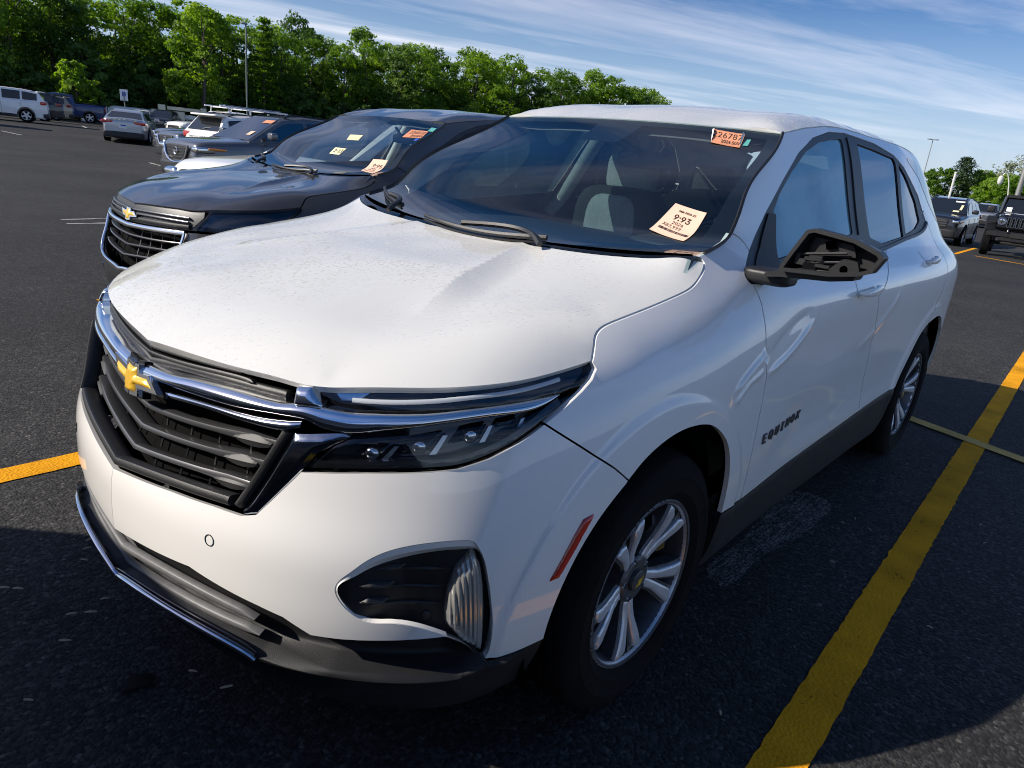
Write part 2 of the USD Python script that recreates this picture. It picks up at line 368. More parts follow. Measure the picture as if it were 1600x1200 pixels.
pbr('grained_plastic', (.011, .011, .012), .5, spec=.35, bump=(500, .0006), noise=(9, .25))
pbr('grey_plastic', (.13, .13, .13), .5, noise=(40, .15))
pbr('tyre_rubber', (.006, .006, .0065), .9, spec=.12, noise=(14, .35), bump=(220, .0006))
pbr('alloy', (.62, .63, .65), .30, .55, noise=(25, .08))
pbr('alloy_dark', (.10, .10, .105), .35, .6, noise=(30, .2))
pbr('brake_iron', (.09, .085, .08), .45, .8)
pbr('red_lens', (.42, .015, .008), .12, coat=1.0)
pbr('tail_red', (.16, .006, .008), .12, coat=1.0)
pbr('amber_lens', (.65, .20, .02), .15, coat=1.0)
pbr('lamp_clear', (.42, .41, .38), .15, .5, coat=1.0)
pbr('lamp_silver', (.75, .76, .78), .12, 1.0)
pbr('lamp_dark', (.05, .055, .065), .14, .9)
pbr('white_plastic', (.75, .75, .74), .35)
pbr('seat_cloth', (.58, .58, .55), .85, noise=(60, .12), bump=(400, .001))
pbr('seat_dark', (.06, .06, .062), .85)
pbr('cabin_dark', (.018, .019, .021), .6)
pbr('cabin_grey', (.16, .16, .165), .7)
pbr('paper', (.80, .52, .38), .7, noise=(8, .04))
pbr('paper_orange', (.62, .26, .14), .65, noise=(12, .12))
pbr('paper_white', (.80, .78, .74), .7)
pbr('paper_yellow', (.68, .64, .40), .7)
pbr('paper_teal', (.10, .36, .32), .5)
pbr('ink', (.03, .015, .012), .7)
pbr('ink_red', (.16, .03, .02), .7)
pbr('sticker_blue', (.05, .10, .45), .5)
glass('windscreen', (.72, .82, .82), f0=.065, milk=.006, milkcol=(.34, .50, .55))
glass('side_glass', (.20, .30, .32), milk=.26, milkcol=(.26, .50, .54), f0=.10)
glass('dark_glass', (.04, .05, .06), f0=.20)
glass('clear_lens', (.86, .88, .90))
glass('opaque_glass', (.006, .006, .007), f0=.34)
pbr('far_glass', (.012, .015, .018), .05, coat=.5)
# ---------------------------------------------------------------- body surfaces of the sport utility car (metres, x forward, y to its left, z up)
from scipy.interpolate import RectBivariateSpline, RBFInterpolator, CubicSpline, PchipInterpolator
PLAN = np.array([(.935,0),(.923,.15),(.900,.30),(.858,.45),(.785,.60),(.700,.71),(.605,.79),(.50,.842),(.38,.875),(.20,.902),(0,.914),
                 (-.35,.918),(-.8,.905),(-1.36,.905),(-2.0,.910),(-2.45,.918),(-2.9,.912),(-3.2,.888),(-3.42,.84),(-3.56,.77),(-3.66,.62),(-3.70,.40),(-3.715,0)])
_s = np.concatenate([[0], np.cumsum(np.linalg.norm(np.diff(PLAN, axis=0), axis=1))])
_px, _py = CubicSpline(_s, PLAN[:, 0]), CubicSpline(_s, PLAN[:, 1])
UMAX = _s[-1]
def u_of_x(x):
    k = np.linspace(.9, UMAX - .4, 2000)
    return np.interp(-x, -_px(k), k)
ZK = np.array([.14,.22,.30,.38,.45,.52,.60,.68,.75,.81,.87,.91,.95,.985,1.02,1.05,1.08,1.11,1.14,1.20,1.28,1.37,1.46,1.52,1.56,1.60])
def _col(pairs):
    z, d = np.array(pairs).T
    return np.interp(ZK, z, d) if len(z) < 4 else PchipInterpolator(z, d, extrapolate=True)(np.clip(ZK, z[0], z[-1] + .0))
_up = [(1.28,-.185),(1.46,-.263),(1.56,-.315),(1.60,-.345)]
COLS = [  # (u, [(z, offset along the outward normal)])
 (0.0,  [(.14,-.16),(.22,-.07),(.32,-.026),(.45,-.001),(.57,0),(.63,-.026),(.714,-.052),(.80,-.071),(.863,-.089),(.886,-.097),(.95,-.15),(1.02,-.24),(1.6,-.9)]),
 (0.30, [(.14,-.15),(.22,-.07),(.32,-.026),(.45,-.001),(.57,0),(.63,-.022),(.714,-.045),(.80,-.063),(.863,-.083),(.90,-.10),(.95,-.14),(1.02,-.22),(1.6,-.9)]),
 (0.62, [(.14,-.14),(.22,-.07),(.32,-.026),(.45,-.002),(.57,0),(.63,-.015),(.714,-.035),(.80,-.055),(.863,-.075),(.90,-.092),(.95,-.13),(1.02,-.20),(1.6,-.8)]),
 (0.88, [(.14,-.13),(.22,-.07),(.32,-.030),(.45,-.006),(.57,0),(.63,-.008),(.714,-.025),(.80,-.047),(.863,-.066),(.91,-.086),(.96,-.12),(1.02,-.19),(1.6,-.7)]),
 (1.12, [(.14,-.12),(.22,-.07),(.32,-.032),(.45,-.008),(.57,0),(.66,-.004),(.75,-.016),(.83,-.034),(.90,-.062),(.95,-.095),(1.0,-.15),(1.08,-.25),(1.6,-.7)]),
 (1.40, [(.14,-.11),(.22,-.06),(.32,-.028),(.45,-.008),(.60,0),(.75,-.005),(.85,-.020),(.92,-.042),(.97,-.075),(1.02,-.125),(1.08,-.20),(1.6,-.6)]),
 (1.78, [(.14,-.10),(.22,-.055),(.32,-.026),(.45,-.008),(.60,0),(.75,-.003),(.87,-.012),(.95,-.032),(1.02,-.074),(1.06,-.108),(1.10,-.148),(1.16,-.205),(1.6,-.55)]),
 (2.05, [(.14,-.09),(.22,-.05),(.32,-.025),(.45,-.010),(.60,0),(.75,-.003),(.87,-.011),(.95,-.024),(1.02,-.050),(1.08,-.082),(1.14,-.135),(1.18,-.165),(1.28,-.205),(1.6,-.43)]),
 (2.40, [(.14,-.08),(.22,-.045),(.32,-.025),(.45,-.012),(.60,-.002),(.75,-.004),(.87,-.008),(.95,-.014),(1.02,-.028),(1.08,-.070),(1.14,-.118)]+_up),
 (3.1,  [(.14,-.08),(.22,-.045),(.32,-.025),(.45,-.012),(.60,-.004),(.75,-.006),(.87,0),(.95,.002),(1.02,-.008),(1.08,-.050),(1.14,-.110)]+_up),
 (3.8,  [(.14,-.08),(.22,-.045),(.32,-.025),(.45,-.012),(.60,-.002),(.75,-.004),(.87,.003),(.95,.005),(1.02,-.004),(1.08,-.040),(1.14,-.108)]+_up),
 (4.55, [(.14,-.09),(.22,-.05),(.32,-.025),(.45,-.012),(.60,0),(.75,0),(.87,.002),(.95,.002),(1.02,-.008),(1.08,-.038),(1.14,-.10),(1.28,-.185),(1.46,-.275),(1.56,-.335),(1.60,-.37)]),
 (5.0,  [(.14,-.10),(.22,-.05),(.32,-.025),(.45,-.012),(.60,0),(.75,0),(.87,-.002),(.95,-.006),(1.02,-.02),(1.08,-.05),(1.14,-.11),(1.28,-.20),(1.46,-.30),(1.56,-.37),(1.60,-.41)]),
 (5.35, [(.14,-.11),(.22,-.05),(.32,-.025),(.45,-.012),(.60,0),(.75,-.002),(.87,-.01),(.95,-.02),(1.02,-.035),(1.08,-.06),(1.14,-.11),(1.28,-.20),(1.46,-.31),(1.56,-.39),(1.60,-.43)]),
 (5.75, [(.14,-.12),(.22,-.05),(.32,-.02),(.45,-.005),(.60,0),(.75,-.01),(.87,-.03),(.95,-.045),(1.02,-.06),(1.08,-.08),(1.14,-.105),(1.28,-.17),(1.46,-.27),(1.56,-.34),(1.60,-.37)]),
 (6.45, [(.14,-.13),(.22,-.05),(.32,-.02),(.45,-.005),(.60,0),(.75,-.02),(.87,-.045),(.95,-.06),(1.02,-.075),(1.08,-.09),(1.14,-.11),(1.28,-.16),(1.46,-.23),(1.56,-.27),(1.60,-.28)]),
]
_uc = np.array([c[0] for c in COLS])
_D = PchipInterpolator(_uc, np.array([_col(c[1]) for c in COLS]), axis=0)
_ug = np.linspace(0, UMAX, 320)
_d = RectBivariateSpline(_ug, ZK, _D(np.minimum(_ug, _uc[-1])), kx=3, ky=3)
def smooth(a, b, x):
    t = np.clip((x - a) / (b - a), 0, 1)
    return t * t * (3 - 2 * t)
AX = -2.725                                   # rear axle
def side(uz, extra=0.0, features=True):
    """Point of the body side and nose: u metres along the plan outline from the nose, z height."""
    u, z = np.asarray(uz, float).T
    x, y = _px(u), _py(u)
    tx, ty = _px(u, 1), _py(u, 1)
    L = np.hypot(tx, ty)
    d = _d.ev(u, z) + extra
    nx, ny = ty / L, -tx / L
    w = smooth(0, .25, u)                     # on the centre line the normal is straight ahead
    if features:
        for ax in (.03, AX + .06):
            r = np.hypot(x - ax, (z - .375) * 1.0)
            d = d + .0065 * smooth(.497, .470, r) * smooth(.25, .36, z)
        # crease along the doors
        k = smooth(-.62, -.95, x) * smooth(-2.5, -2.1, x)
        d = d - .010 * k * smooth(.46, .56, z) * smooth(.74, .60, z)
    return np.stack([x + nx * d, y + ny * d, z], 1)
def fog_depth(u):
    """How deep the fog lamp recess lies behind the bumper: flush at its inner tip."""
    return -.040 * smooth(.645, .80, np.asarray(u, float))
K = {
 'hood_edge': [[0.0042, 0.8852],[0.1937, 0.8959],[0.3387, 0.9007],[0.4615, 0.9034],[0.548, 0.9021],[0.6705, 0.915],[0.8088, 0.9257],[0.9574, 0.9349],[1.0642, 0.9423],[1.1806, 0.9554],[1.2373, 0.9632]],
 'hood_gap': [[1.2397, 0.9657],[1.2671, 0.9906],[1.2865, 1.0074],[1.313, 1.0192],[1.3588, 1.0292],[1.4859, 1.0477],[1.6263, 1.0698],[1.7067, 1.0859],[1.7614, 1.1053],[1.8064, 1.1273],[1.8203, 1.1421],[1.798, 1.1528]],
 'split': [[1.0755, 0.8642],[1.1602, 0.8116],[1.2551, 0.7505],[1.3055, 0.7115]],
 'front_arch': [[1.1232, 0.3601],[1.1304, 0.471],[1.1694, 0.5735],[1.2362, 0.6565],[1.3067, 0.7108],[1.3581, 0.746],[1.4485, 0.7767],[1.5417, 0.7843],[1.637, 0.7708],[1.7048, 0.74],[1.7724, 0.6862],[1.8131, 0.6206],[1.8358, 0.5483],[1.8532, 0.4468]],
 'rocker': [[1.8511, 0.4483],[2.0299, 0.4324],[2.691, 0.445],[3.7577, 0.4787]],
 'rear_arch': [[3.7577, 0.4787],[3.8198, 0.5839],[3.9487, 0.7272],[4.1202, 0.7777],[4.3121, 0.7814],[4.5121, 0.6958],[4.6143, 0.5512],[4.6419, 0.4517]],
 'door_front': [[2.025, 0.4342],[1.998, 0.5476],[1.9928, 0.6293],[1.9986, 0.8205],[1.9731, 0.9271],[1.99, 1.0378],[1.9805, 1.0782]],
 'door_mid': [[3.2288, 0.4584],[3.2099, 0.5531],[3.1311, 0.7358],[3.0777, 0.8747],[3.0281, 0.9864],[3.405, 1.1461]],
 'dlo': [[1.9649, 1.1078],[2.0912, 1.1816],[2.2244, 1.2721],[2.3973, 1.3653],[2.5981, 1.4636],[2.7822, 1.5268],[3.0007, 1.5659],[3.2184, 1.58],[3.3225, 1.5782],[3.5961, 1.5722],[3.8763, 1.5406],[4.0186, 1.4946],[4.2174, 1.3703],[4.2729, 1.2455],[4.0719, 1.1993],[3.7794, 1.1753],[3.4034, 1.145],[3.405, 1.1461],[2.6536, 1.107],[2.2632, 1.0852],[2.0986, 1.0823],[1.9679, 1.0892],[1.9476, 1.0995]],
 'front_glass': [[2.2904, 1.2788],[2.3606, 1.3278],[2.506, 1.401],[2.6834, 1.4759],[2.8646, 1.5231],[3.0223, 1.5441],[3.1442, 1.5538],[3.0951, 1.4153],[3.0292, 1.2075],[3.0216, 1.2023],[2.2021, 1.1357]],
 'rear_glass': [[3.3407, 1.5525],[3.5592, 1.5447],[3.8591, 1.5263],[3.8772, 1.5096],[3.7544, 1.1842],[3.4017, 1.1605],[3.2406, 1.1864]],
 'quarter_glass': [[3.9322, 1.5082],[4.0225, 1.4581],[4.1395, 1.3401],[4.1405, 1.2551],[4.0109, 1.2181],[3.8031, 1.1907]],
 'ws_edge': [[2.4873, 1.5191],[2.2605, 1.4006],[2.0825, 1.3028],[1.9931, 1.2164],[1.9519, 1.1916],[1.8872, 1.1713],[1.798, 1.1528]],
 'cowl_seam': [[1.9924, 1.2145],[2.0232, 1.2035],[2.0497, 1.1863],[2.0605, 1.1673]],
 'grille_low': [[0.0152, 0.5966],[0.2296, 0.6236],[0.3625, 0.6341],[0.4377, 0.6365]],
 'wing': [[0.5251, 0.8054],[0.4863, 0.7291],[0.4365, 0.6403],[0.4453, 0.6385],[0.4723, 0.6475],[0.5593, 0.7491],[0.5873, 0.7867],[0.6231, 0.8092],[0.6562, 0.8272],[0.6419, 0.8328],[0.5328, 0.8139]],
 'bar_up_top': [[0.1253, 0.8429],[0.2218, 0.8527],[0.3604, 0.8606],[0.4786, 0.8629],[0.5188, 0.8684],[0.5148, 0.897],[0.5504, 0.9024],[0.565, 0.8902],[0.592, 0.8729],[0.6172, 0.8666],[0.68, 0.8727],[0.812, 0.8832],[0.9043, 0.8934],[1.0015, 0.9013],[1.1303, 0.9112]],
 'bar_up_bot': [[0.0814, 0.8157],[0.2343, 0.8253],[0.3715, 0.8322],[0.4852, 0.8416],[0.5421, 0.8441],[0.6419, 0.8328],[0.7194, 0.8458],[0.8578, 0.8696],[0.951, 0.8813],[1.0389, 0.8868],[1.1303, 0.9112]],
 'bar_lo_top': [[0.114, 0.8057],[0.3096, 0.8199],[0.4334, 0.8272],[0.5441, 0.8355]],
 'bar_lo_bot': [[0.0549, 0.7803],[0.1627, 0.7956],[0.3135, 0.808],[0.4089, 0.8096],[0.4925, 0.8123],[0.5289, 0.8121],[0.5325, 0.8154]],
 'bar1': [[-0.0, 0.7254],[0.1416, 0.7399],[0.2991, 0.7563],[0.4844, 0.7697]],
 'bar2': [[-0.0, 0.6751],[0.1128, 0.6896],[0.2667, 0.7066],[0.4529, 0.7243]],
 'bar3': [[-0.0, 0.6276],[0.0972, 0.641],[0.2265, 0.6557],[0.4354, 0.6732]],
 'grille_bottom_in': [[-0.0, 0.606],[0.2036, 0.626],[0.4144, 0.6449]],
 'up1': [[-0.0, 0.8637],[0.1865, 0.8786],[0.3585, 0.888],[0.484, 0.8814]],
 'up2': [[-0.0, 0.851],[0.1922, 0.8698],[0.3363, 0.8796],[0.3897, 0.878],[0.4959, 0.8795]],
 'drl': [[0.5524, 0.9038],[0.5913, 0.8758],[0.6168, 0.8684],[0.6798, 0.8741],[0.8119, 0.8846],[0.9522, 0.8967],[1.0528, 0.906],[1.1285, 0.9143],[1.1859, 0.9222],[1.2159, 0.939],[1.236, 0.9615],[1.1799, 0.9544],[1.0638, 0.9413],[0.9572, 0.9338],[0.8089, 0.9247],[0.6706, 0.9147]],
 'drl_strip': [[0.6441, 0.8889],[0.7647, 0.8969],[0.8583, 0.9057],[0.9283, 0.9127],[1.0002, 0.9182],[1.1448, 0.9353]],
 'lamp': [[0.5673, 0.7515],[0.6232, 0.8084],[0.6563, 0.8264],[0.7501, 0.8423],[0.8582, 0.8586],[0.9503, 0.8692],[1.038, 0.8809],[1.1292, 0.9076],[1.1839, 0.9167],[1.1269, 0.8888],[1.0756, 0.8651],[1.0188, 0.8363],[0.9489, 0.8083],[0.8827, 0.7899],[0.8188, 0.7825],[0.6939, 0.7698]],
 'bumper_lamp_edge': [[1.0797, 0.8651],[1.0187, 0.8347],[0.9489, 0.8064],[0.8827, 0.7884],[0.8189, 0.781],[0.6941, 0.7683],[0.5676, 0.7495]],
 'fog_outer': [[0.6572, 0.53],[0.6819, 0.5745],[0.7169, 0.6065],[0.7698, 0.6337],[0.8423, 0.6491],[0.9024, 0.6517],[0.9247, 0.6401],[0.9454, 0.5955],[0.9646, 0.511],[0.9783, 0.4339],[0.974, 0.3564],[0.9348, 0.3972],[0.8908, 0.4316],[0.8291, 0.4613],[0.7662, 0.4727],[0.7077, 0.4762]],
 'fog_inner': [[0.6619, 0.5341],[0.6854, 0.5639],[0.7189, 0.5826],[0.7751, 0.5978],[0.8498, 0.6129],[0.9051, 0.615],[0.9397, 0.608],[0.9578, 0.5642],[0.9762, 0.4989],[0.9879, 0.44],[0.987, 0.3417],[0.9396, 0.3783],[0.8949, 0.4119],[0.8332, 0.4378],[0.7632, 0.4515],[0.7053, 0.4717]],
 'fog_lamp': [[0.9269, 0.6197],[0.9124, 0.6042],[0.8906, 0.5784],[0.8775, 0.5319],[0.875, 0.4818],[0.8792, 0.4531],[0.9184, 0.4043],[0.9737, 0.3583],[0.9733, 0.3917],[0.9632, 0.4807],[0.954, 0.5415],[0.9427, 0.5872]],
 'fin1': [[0.7274, 0.5772],[0.7538, 0.5874],[0.7888, 0.5859],[0.7813, 0.5765],[0.8289, 0.5813],[0.8838, 0.5757],[0.8497, 0.5728],[0.7364, 0.5736]],
 'fin2': [[0.697, 0.5442],[0.7255, 0.555],[0.7716, 0.5489],[0.761, 0.5391],[0.8181, 0.5417],[0.8746, 0.5378],[0.8388, 0.5335],[0.7292, 0.5365]],
 'fin3': [[0.7024, 0.5074],[0.718, 0.5192],[0.7591, 0.5115],[0.7502, 0.5016],[0.8037, 0.5022],[0.8674, 0.4971],[0.8349, 0.4921],[0.7306, 0.4975]],
 'fog_sensor': [[0.8375, 0.4654]],
 'white_low': [[-0.0, 0.4439],[0.0256, 0.4466],[0.3042, 0.479],[0.4894, 0.4555],[0.5464, 0.4455],[0.606, 0.4164],[0.6646, 0.4194],[0.8008, 0.4308],[0.8724, 0.4356],[0.8907, 0.4333]],
 'white_low2': [[0.974, 0.3564],[0.9765, 0.3526],[1.0429, 0.3536],[1.1216, 0.3611]],
 'strip1': [[-0.0, 0.3973],[0.2689, 0.428],[0.474, 0.4195]],
 'strip2': [[-0.0, 0.3452],[0.2527, 0.3744],[0.4802, 0.3799]],
 'chrome_strip': [[0.0024, 0.3182],[0.0435, 0.33],[0.3053, 0.3544],[0.4854, 0.3268]],
 'valance_lip': [[0.5175, 0.2965],[0.6474, 0.3361],[0.7401, 0.3369],[0.8055, 0.3328],[0.9076, 0.3318],[0.9617, 0.3523]],
 'marker': [[1.2061, 0.6613],[1.1716, 0.6553],[1.1504, 0.6259],[1.0953, 0.5272],[1.1219, 0.5298],[1.1747, 0.6155]],
 'sensor': [[0.3669, 0.5646]],
 'bow': [[-0.0, 0.8013]],
 'text_a': [[2.0648, 0.6167]],
 'text_b': [[2.4514, 0.6107]],
 'text_c': [[2.076, 0.6347]],
 'handle1': [[2.7478, 1.0162],[3.023, 1.0324]],
 'handle2': [[3.8201, 1.0848],[4.1459, 1.0959]],
 'rear_side_glass': [[4.0965, 1.5496],[4.341, 1.547],[4.6762, 1.5051],[4.7049, 1.4142],[4.7367, 1.2478],[4.6217, 1.2485],[4.47, 1.3351],[4.3296, 1.4609]],
 'dent': [[1.9804, 0.8866],[1.7817, 0.8516],[2.3689, 0.9164],[2.3086, 0.7984]],
}
# ---------------------------------------------------------------- the two mid-size sport utility cars in front
def A(n): return np.array(K[n])
def P3(uz, off=0.0): return side(np.atleast_2d(np.asarray(uz, float)), off)
def onside(uz, off=0.0, step=.01):
    """Smooth path lying on the body side: points and outward normals."""
    q = curve(uz, step); p = side(q, off); e = 5e-4
    n = np.cross(side(q + [e, 0]) - side(q - [e, 0]), side(q + [0, e]) - side(q - [0, e])); n /= np.linalg.norm(n, axis=1, keepdims=True)
    return p, n
def poly(*parts): 
    g = Polygon(np.vstack([np.atleast_2d(np.asarray(p, float)) for p in parts]))
    return g if g.is_valid else g.buffer(0)
def hood_bulge(x, y):
    a = .024 * smooth(.56, .15, x) * smooth(-.36, -.12, x)
    yr = np.interp(x, [-.4, -.1, .2, .5, .6], [.19, .245, .34, .475, .53])
    k = np.clip((np.abs(y) - yr) / .11, 0, 1)
    return a * (1 - np.sin(k * math.pi / 2))
_he = side(curve(A('hood_edge'), .04)); _hg = side(curve(A('hood_gap')[1:-1], .05))
HRY = .7237
HR = lambda y: np.stack([-.1488 - .0284 * (y / HRY) ** 2 - .1079 * (y / HRY) ** 6, y, 1.1137 + .0198 * (y / HRY) ** 2 + .0193 * (y / HRY) ** 6], -1)
def _hoodfn():
    lip = _he + np.stack([-.030 + 0 * _he[:, 0], -.012 * (_he[:, 1] > .5), .019 + 0 * _he[:, 0]], 1)
    mid = np.array([(.60, 0, .985), (.40, 0, 1.028), (.2, 0, 1.062), (.0, 0, 1.088), (.45, .45, 1.005), (.2, .5, 1.045), (0, .55, 1.080)])
    side_in = _hg[2:-6] + [0, -.05, .013]
    pts = np.vstack([_he, lip, _hg, side_in, HR(np.linspace(0, .70, 12)), mid])
    pts = np.vstack([pts, pts[pts[:, 1] > .005] * [1, -1, 1]])
    _, i = np.unique(np.round(pts[:, :2], 4), axis=0, return_index=True); pts = pts[i]
    return RBFInterpolator(pts[:, :2], pts[:, 2] - hood_bulge(pts[:, 0], pts[:, 1]), kernel='thin_plate_spline', smoothing=1e-6)
_H = _hoodfn()
def hood_at(xy, extra=0.0):
    xy = np.asarray(xy, float)
    return np.stack([xy[:, 0], xy[:, 1], _H(xy) + hood_bulge(xy[:, 0], xy[:, 1]) + extra], 1)
_we = side(curve(A('ws_edge')[::-1], .02)); _wt = np.linspace(0, 1, len(_we))
def screen_at(st, extra=0.0):
    """Windscreen: s across from -1 to 1, t from the cowl (0) to the header (1)."""
    s, t = np.asarray(st, float).T
    e = np.stack([np.interp(t, _wt, _we[:, k]) for k in range(3)], 1)
    lo = np.minimum(t, 0)[:, None] * np.array([-.62, -.10, .38]); e = e + lo
    b = 1 - s * s
    x = e[:, 0] + b * (.135 - .115 * np.clip(t, 0, 1)); z = e[:, 2] + b * (-.052 * (1 - np.clip(t, 0, 1)) + .015)
    n = np.array([.62, 0, .78])
    return np.stack([x, e[:, 1] * s, z], 1) + np.outer(np.broadcast_to(extra, len(s)), n)
def _rooffn():
    s = np.linspace(-1, 1, 9); top = screen_at(np.stack([s, np.ones(9)], 1))
    xs = np.array([-1.04, -1.12, -1.2, -1.3, -1.45, -1.7, -2.0, -2.3, -2.6, -2.9, -3.2, -3.4])
    zt = np.interp(-xs, [1.04, 1.2, 1.45, 1.7, 2.6, 3.0, 3.4], [1.53, 1.556, 1.585, 1.60, 1.60, 1.585, 1.55])
    ed = side(np.stack([u_of_x(xs), zt], 1))
    inn = ed + [0, -.035, .019]
    c = np.array([(-1.15, 0, 1.592), (-1.4, 0, 1.634), (-1.7, 0, 1.655), (-2.1, 0, 1.660), (-2.6, 0, 1.645), (-3.1, 0, 1.605), (-3.42, 0, 1.565)])
    m = np.array([(-1.15, .35, 1.583), (-1.4, .35, 1.624), (-1.7, .35, 1.645), (-2.1, .35, 1.65), (-2.6, .35, 1.635), (-3.1, .35, 1.595), (-3.42, .35, 1.555)])
    pts = np.vstack([top, ed, ed * [1, -1, 1], inn, inn * [1, -1, 1], c, m, m * [1, -1, 1]])
    _, i = np.unique(np.round(pts[:, :2], 3), axis=0, return_index=True); pts = pts[i]
    return RBFInterpolator(pts[:, :2], pts[:, 2], kernel='thin_plate_spline', smoothing=1e-6), ed
_R, _redge = _rooffn()
def roof_at(xy, extra=0.0):
    xy = np.asarray(xy, float); return np.stack([xy[:, 0], xy[:, 1], _R(xy) + extra], 1)
def wheel_face(uz, extra=0.0):
    """Front of a wheel, axle along y, outside towards +y; u = -x."""
    u, z = np.asarray(uz, float).T; r = np.hypot(u, z)
    return np.stack([-u, -.034 + .030 * smooth(.05, .21, r) - .012 * smooth(.05, .0, r) + extra, z], 1)
def make_wheel(t, loc, turn=0.0, flipy=False, hero=True, spin=.3, R=.352, rr=.2286, fancy=True):
    """Tyre, rim, spokes, brake disc, hub cap and nuts as parts of thing t."""
    def place(g):
        g = move(g, (0, 0, 0), ry=spin)
        if flipy: g = mirror(g)
        return move(g, loc, rz=turn)
    s = R / .352; q = rr / .2286
    tyre = lathe([(rr + .002, -.004), (rr + .012, .006), (rr + .026, .0125), (rr + .029, .0150), (rr + .033, .0135), (rr + .062 * s, .0160), (rr + .068 * s, .0185), (rr + .072 * s, .0160), (R - .034, .012), (R - .014, .000), (R - .004, -.016), (R, -.036), (R, -.050), (R - .008, -.053), (R - .008, -.060), (R, -.063), (R, -.098), (R - .008, -.101), (R - .008, -.108), (R, -.111), (R, -.146), (R - .008, -.149), (R - .008, -.156), (R, -.159), (R - .004, -.195), (R - .02, -.21), (R - .06, -.225), (rr, -.2)], 96 if hero else 40)
    ty = t.part('tyre', place(tyre), 'tyre_rubber')
    barrel = lathe([(rr, -.010), (rr + .003, -.002), (rr + .001, .003), (rr - .006, .002), (rr - .010, -.006), (rr - .016, -.022), (rr - .022, -.06), (rr - .03, -.15), (rr - .03, -.2)], 72 if hero else 32)
    if not fancy:
        spokes = []
        for k in range(5):
            a = k * 2 * math.pi / 5
            pl = Polygon([(.03, -.05), (rr - .012, -.035), (rr - .012, .035), (.03, .05)])
            spokes.append(move(frame(prism(pl, .03), (0, -.035, 0), (1, 0, 0), (0, 0, 1), (0, -1, 0)), ry=a))
        hub = lathe([(0, -.008), (.045, -.010), (.055, -.03), (.06, -.05)], 20)
        rim = t.part('rim', place(join([barrel, hub] + spokes)), 'alloy')
        t.part('brake_disc', place(lathe([(0, -.07), (rr - .02, -.07), (rr - .02, -.075)], 24)), 'black_void')
        return ty
    rim = t.part('rim', place(lathe([(rr - .012, -.012), (rr - .010, -.004), (rr - .005, .002), (rr + .001, .003), (rr + .003, -.002), (rr, -.012)], 96)), 'alloy')
    t.part('rim_barrel', place(barrel), 'alloy_dark', rim)
    t.part('brake_disc', place(join([lathe([(.03, -.085), (.075, -.085), (.08, -.10), (.155, -.10), (.155, -.12), (0, -.12)], 48)])), 'brake_iron')
    cal = [(.150 * math.cos(a), -.062, .150 * math.sin(a)) for a in np.linspace(1.9, 2.9, 9)]
    t.part('brake_caliper', move(flip(tube(cal, .034, 8)) if 0 else tube(cal, .032, 8), loc) if not flipy else move(mirror(tube(cal, .032, 8)), loc), 'chrome_dull')
    t.part('wheel_backing', place(lathe([(0, -.14), (.2, -.14), (.205, -.12)], 32)), 'black_void')
    hubp = patch(wheel_face, Point(0, 0).buffer(.066, quad_segs=12), rpuff(.010, .012), .008, .05)
    dark, bright = [hubp], []
    pol = lambda r, a: (r * math.sin(a), r * math.cos(a))
    for k in range(5):
        a0 = k * 2 * math.pi / 5
        for sg, ra, wr, wh in ((1, .20, .100, .10), (-1, .20, .100, .10)):
            c = a0 + sg * ra; h = a0 + sg * .14
            rim_r = rr - .013
            base = [pol(.050, h - .34), pol(.11, h - .17), pol(rim_r, c - wr - .035), pol(rim_r, c + wr + .035), pol(.11, h + .17), pol(.050, h + .34)]
            dark.append(patch(wheel_face, Polygon(base).buffer(0), -.007, .012, .035))
            i0, i1 = (-1, 1) if sg > 0 else (1, -1)
            top = [pol(.062, h - .20), pol(.115, h - .105), pol(rim_r - (.020 if sg > 0 else 0), c - wr), pol(rim_r - .004, c), pol(rim_r - (0 if sg > 0 else .020), c + wr), pol(.115, h + .105), pol(.062, h + .20)]
            bright.append(patch(wheel_face, rnd(Polygon(top).buffer(0), .002), lambda q, d: .005 * np.clip(d / .0035, 0, 1), .0045, .014))
    t.part('spoke_sides', place(join(dark)), 'alloy_dark', rim)
    for b in bright: t.part('spoke', place(b), 'alloy', rim)
    t.part('hub_cap', place(lathe([(0, -.012), (.024, -.013), (.029, -.016), (.031, -.024), (.031, -.05)], 32)), 'alloy_dark', rim)
    bt = bowtie(.044)
    t.part('emblem', place(frame(prism(bt, .0015), (0, -.0125, 0), (-1, 0, 0), (0, 0, 1), (0, 1, 0))), 'gold', rim)
    for k in range(5):
        a = (k + .5) * 2 * math.pi / 5
        t.part('lug_nut', place(move(lathe([(0, -.004), (.008, -.004), (.0095, -.008), (.0095, -.03)], 10), (.053 * math.cos(a), -.018, .053 * math.sin(a)))), 'chrome_dull', rim)
    return ty
def bowtie(w):
    """Cross-shaped emblem outline, w wide."""
    h = w * .36; k = w * .085
    p = [(-.36, .17), (-.14, .17), (-.10, .5), (.16, .5), (.135, .17), (.5, .17), (.36, -.17), (.14, -.17), (.10, -.5), (-.16, -.5), (-.135, -.17), (-.5, -.17)]
    return Polygon([(x * w, y * h * 1.02) for x, y in p])
def side_region(u0, u1, z0, z1): return sbox2(u0, z0, u1, z1)

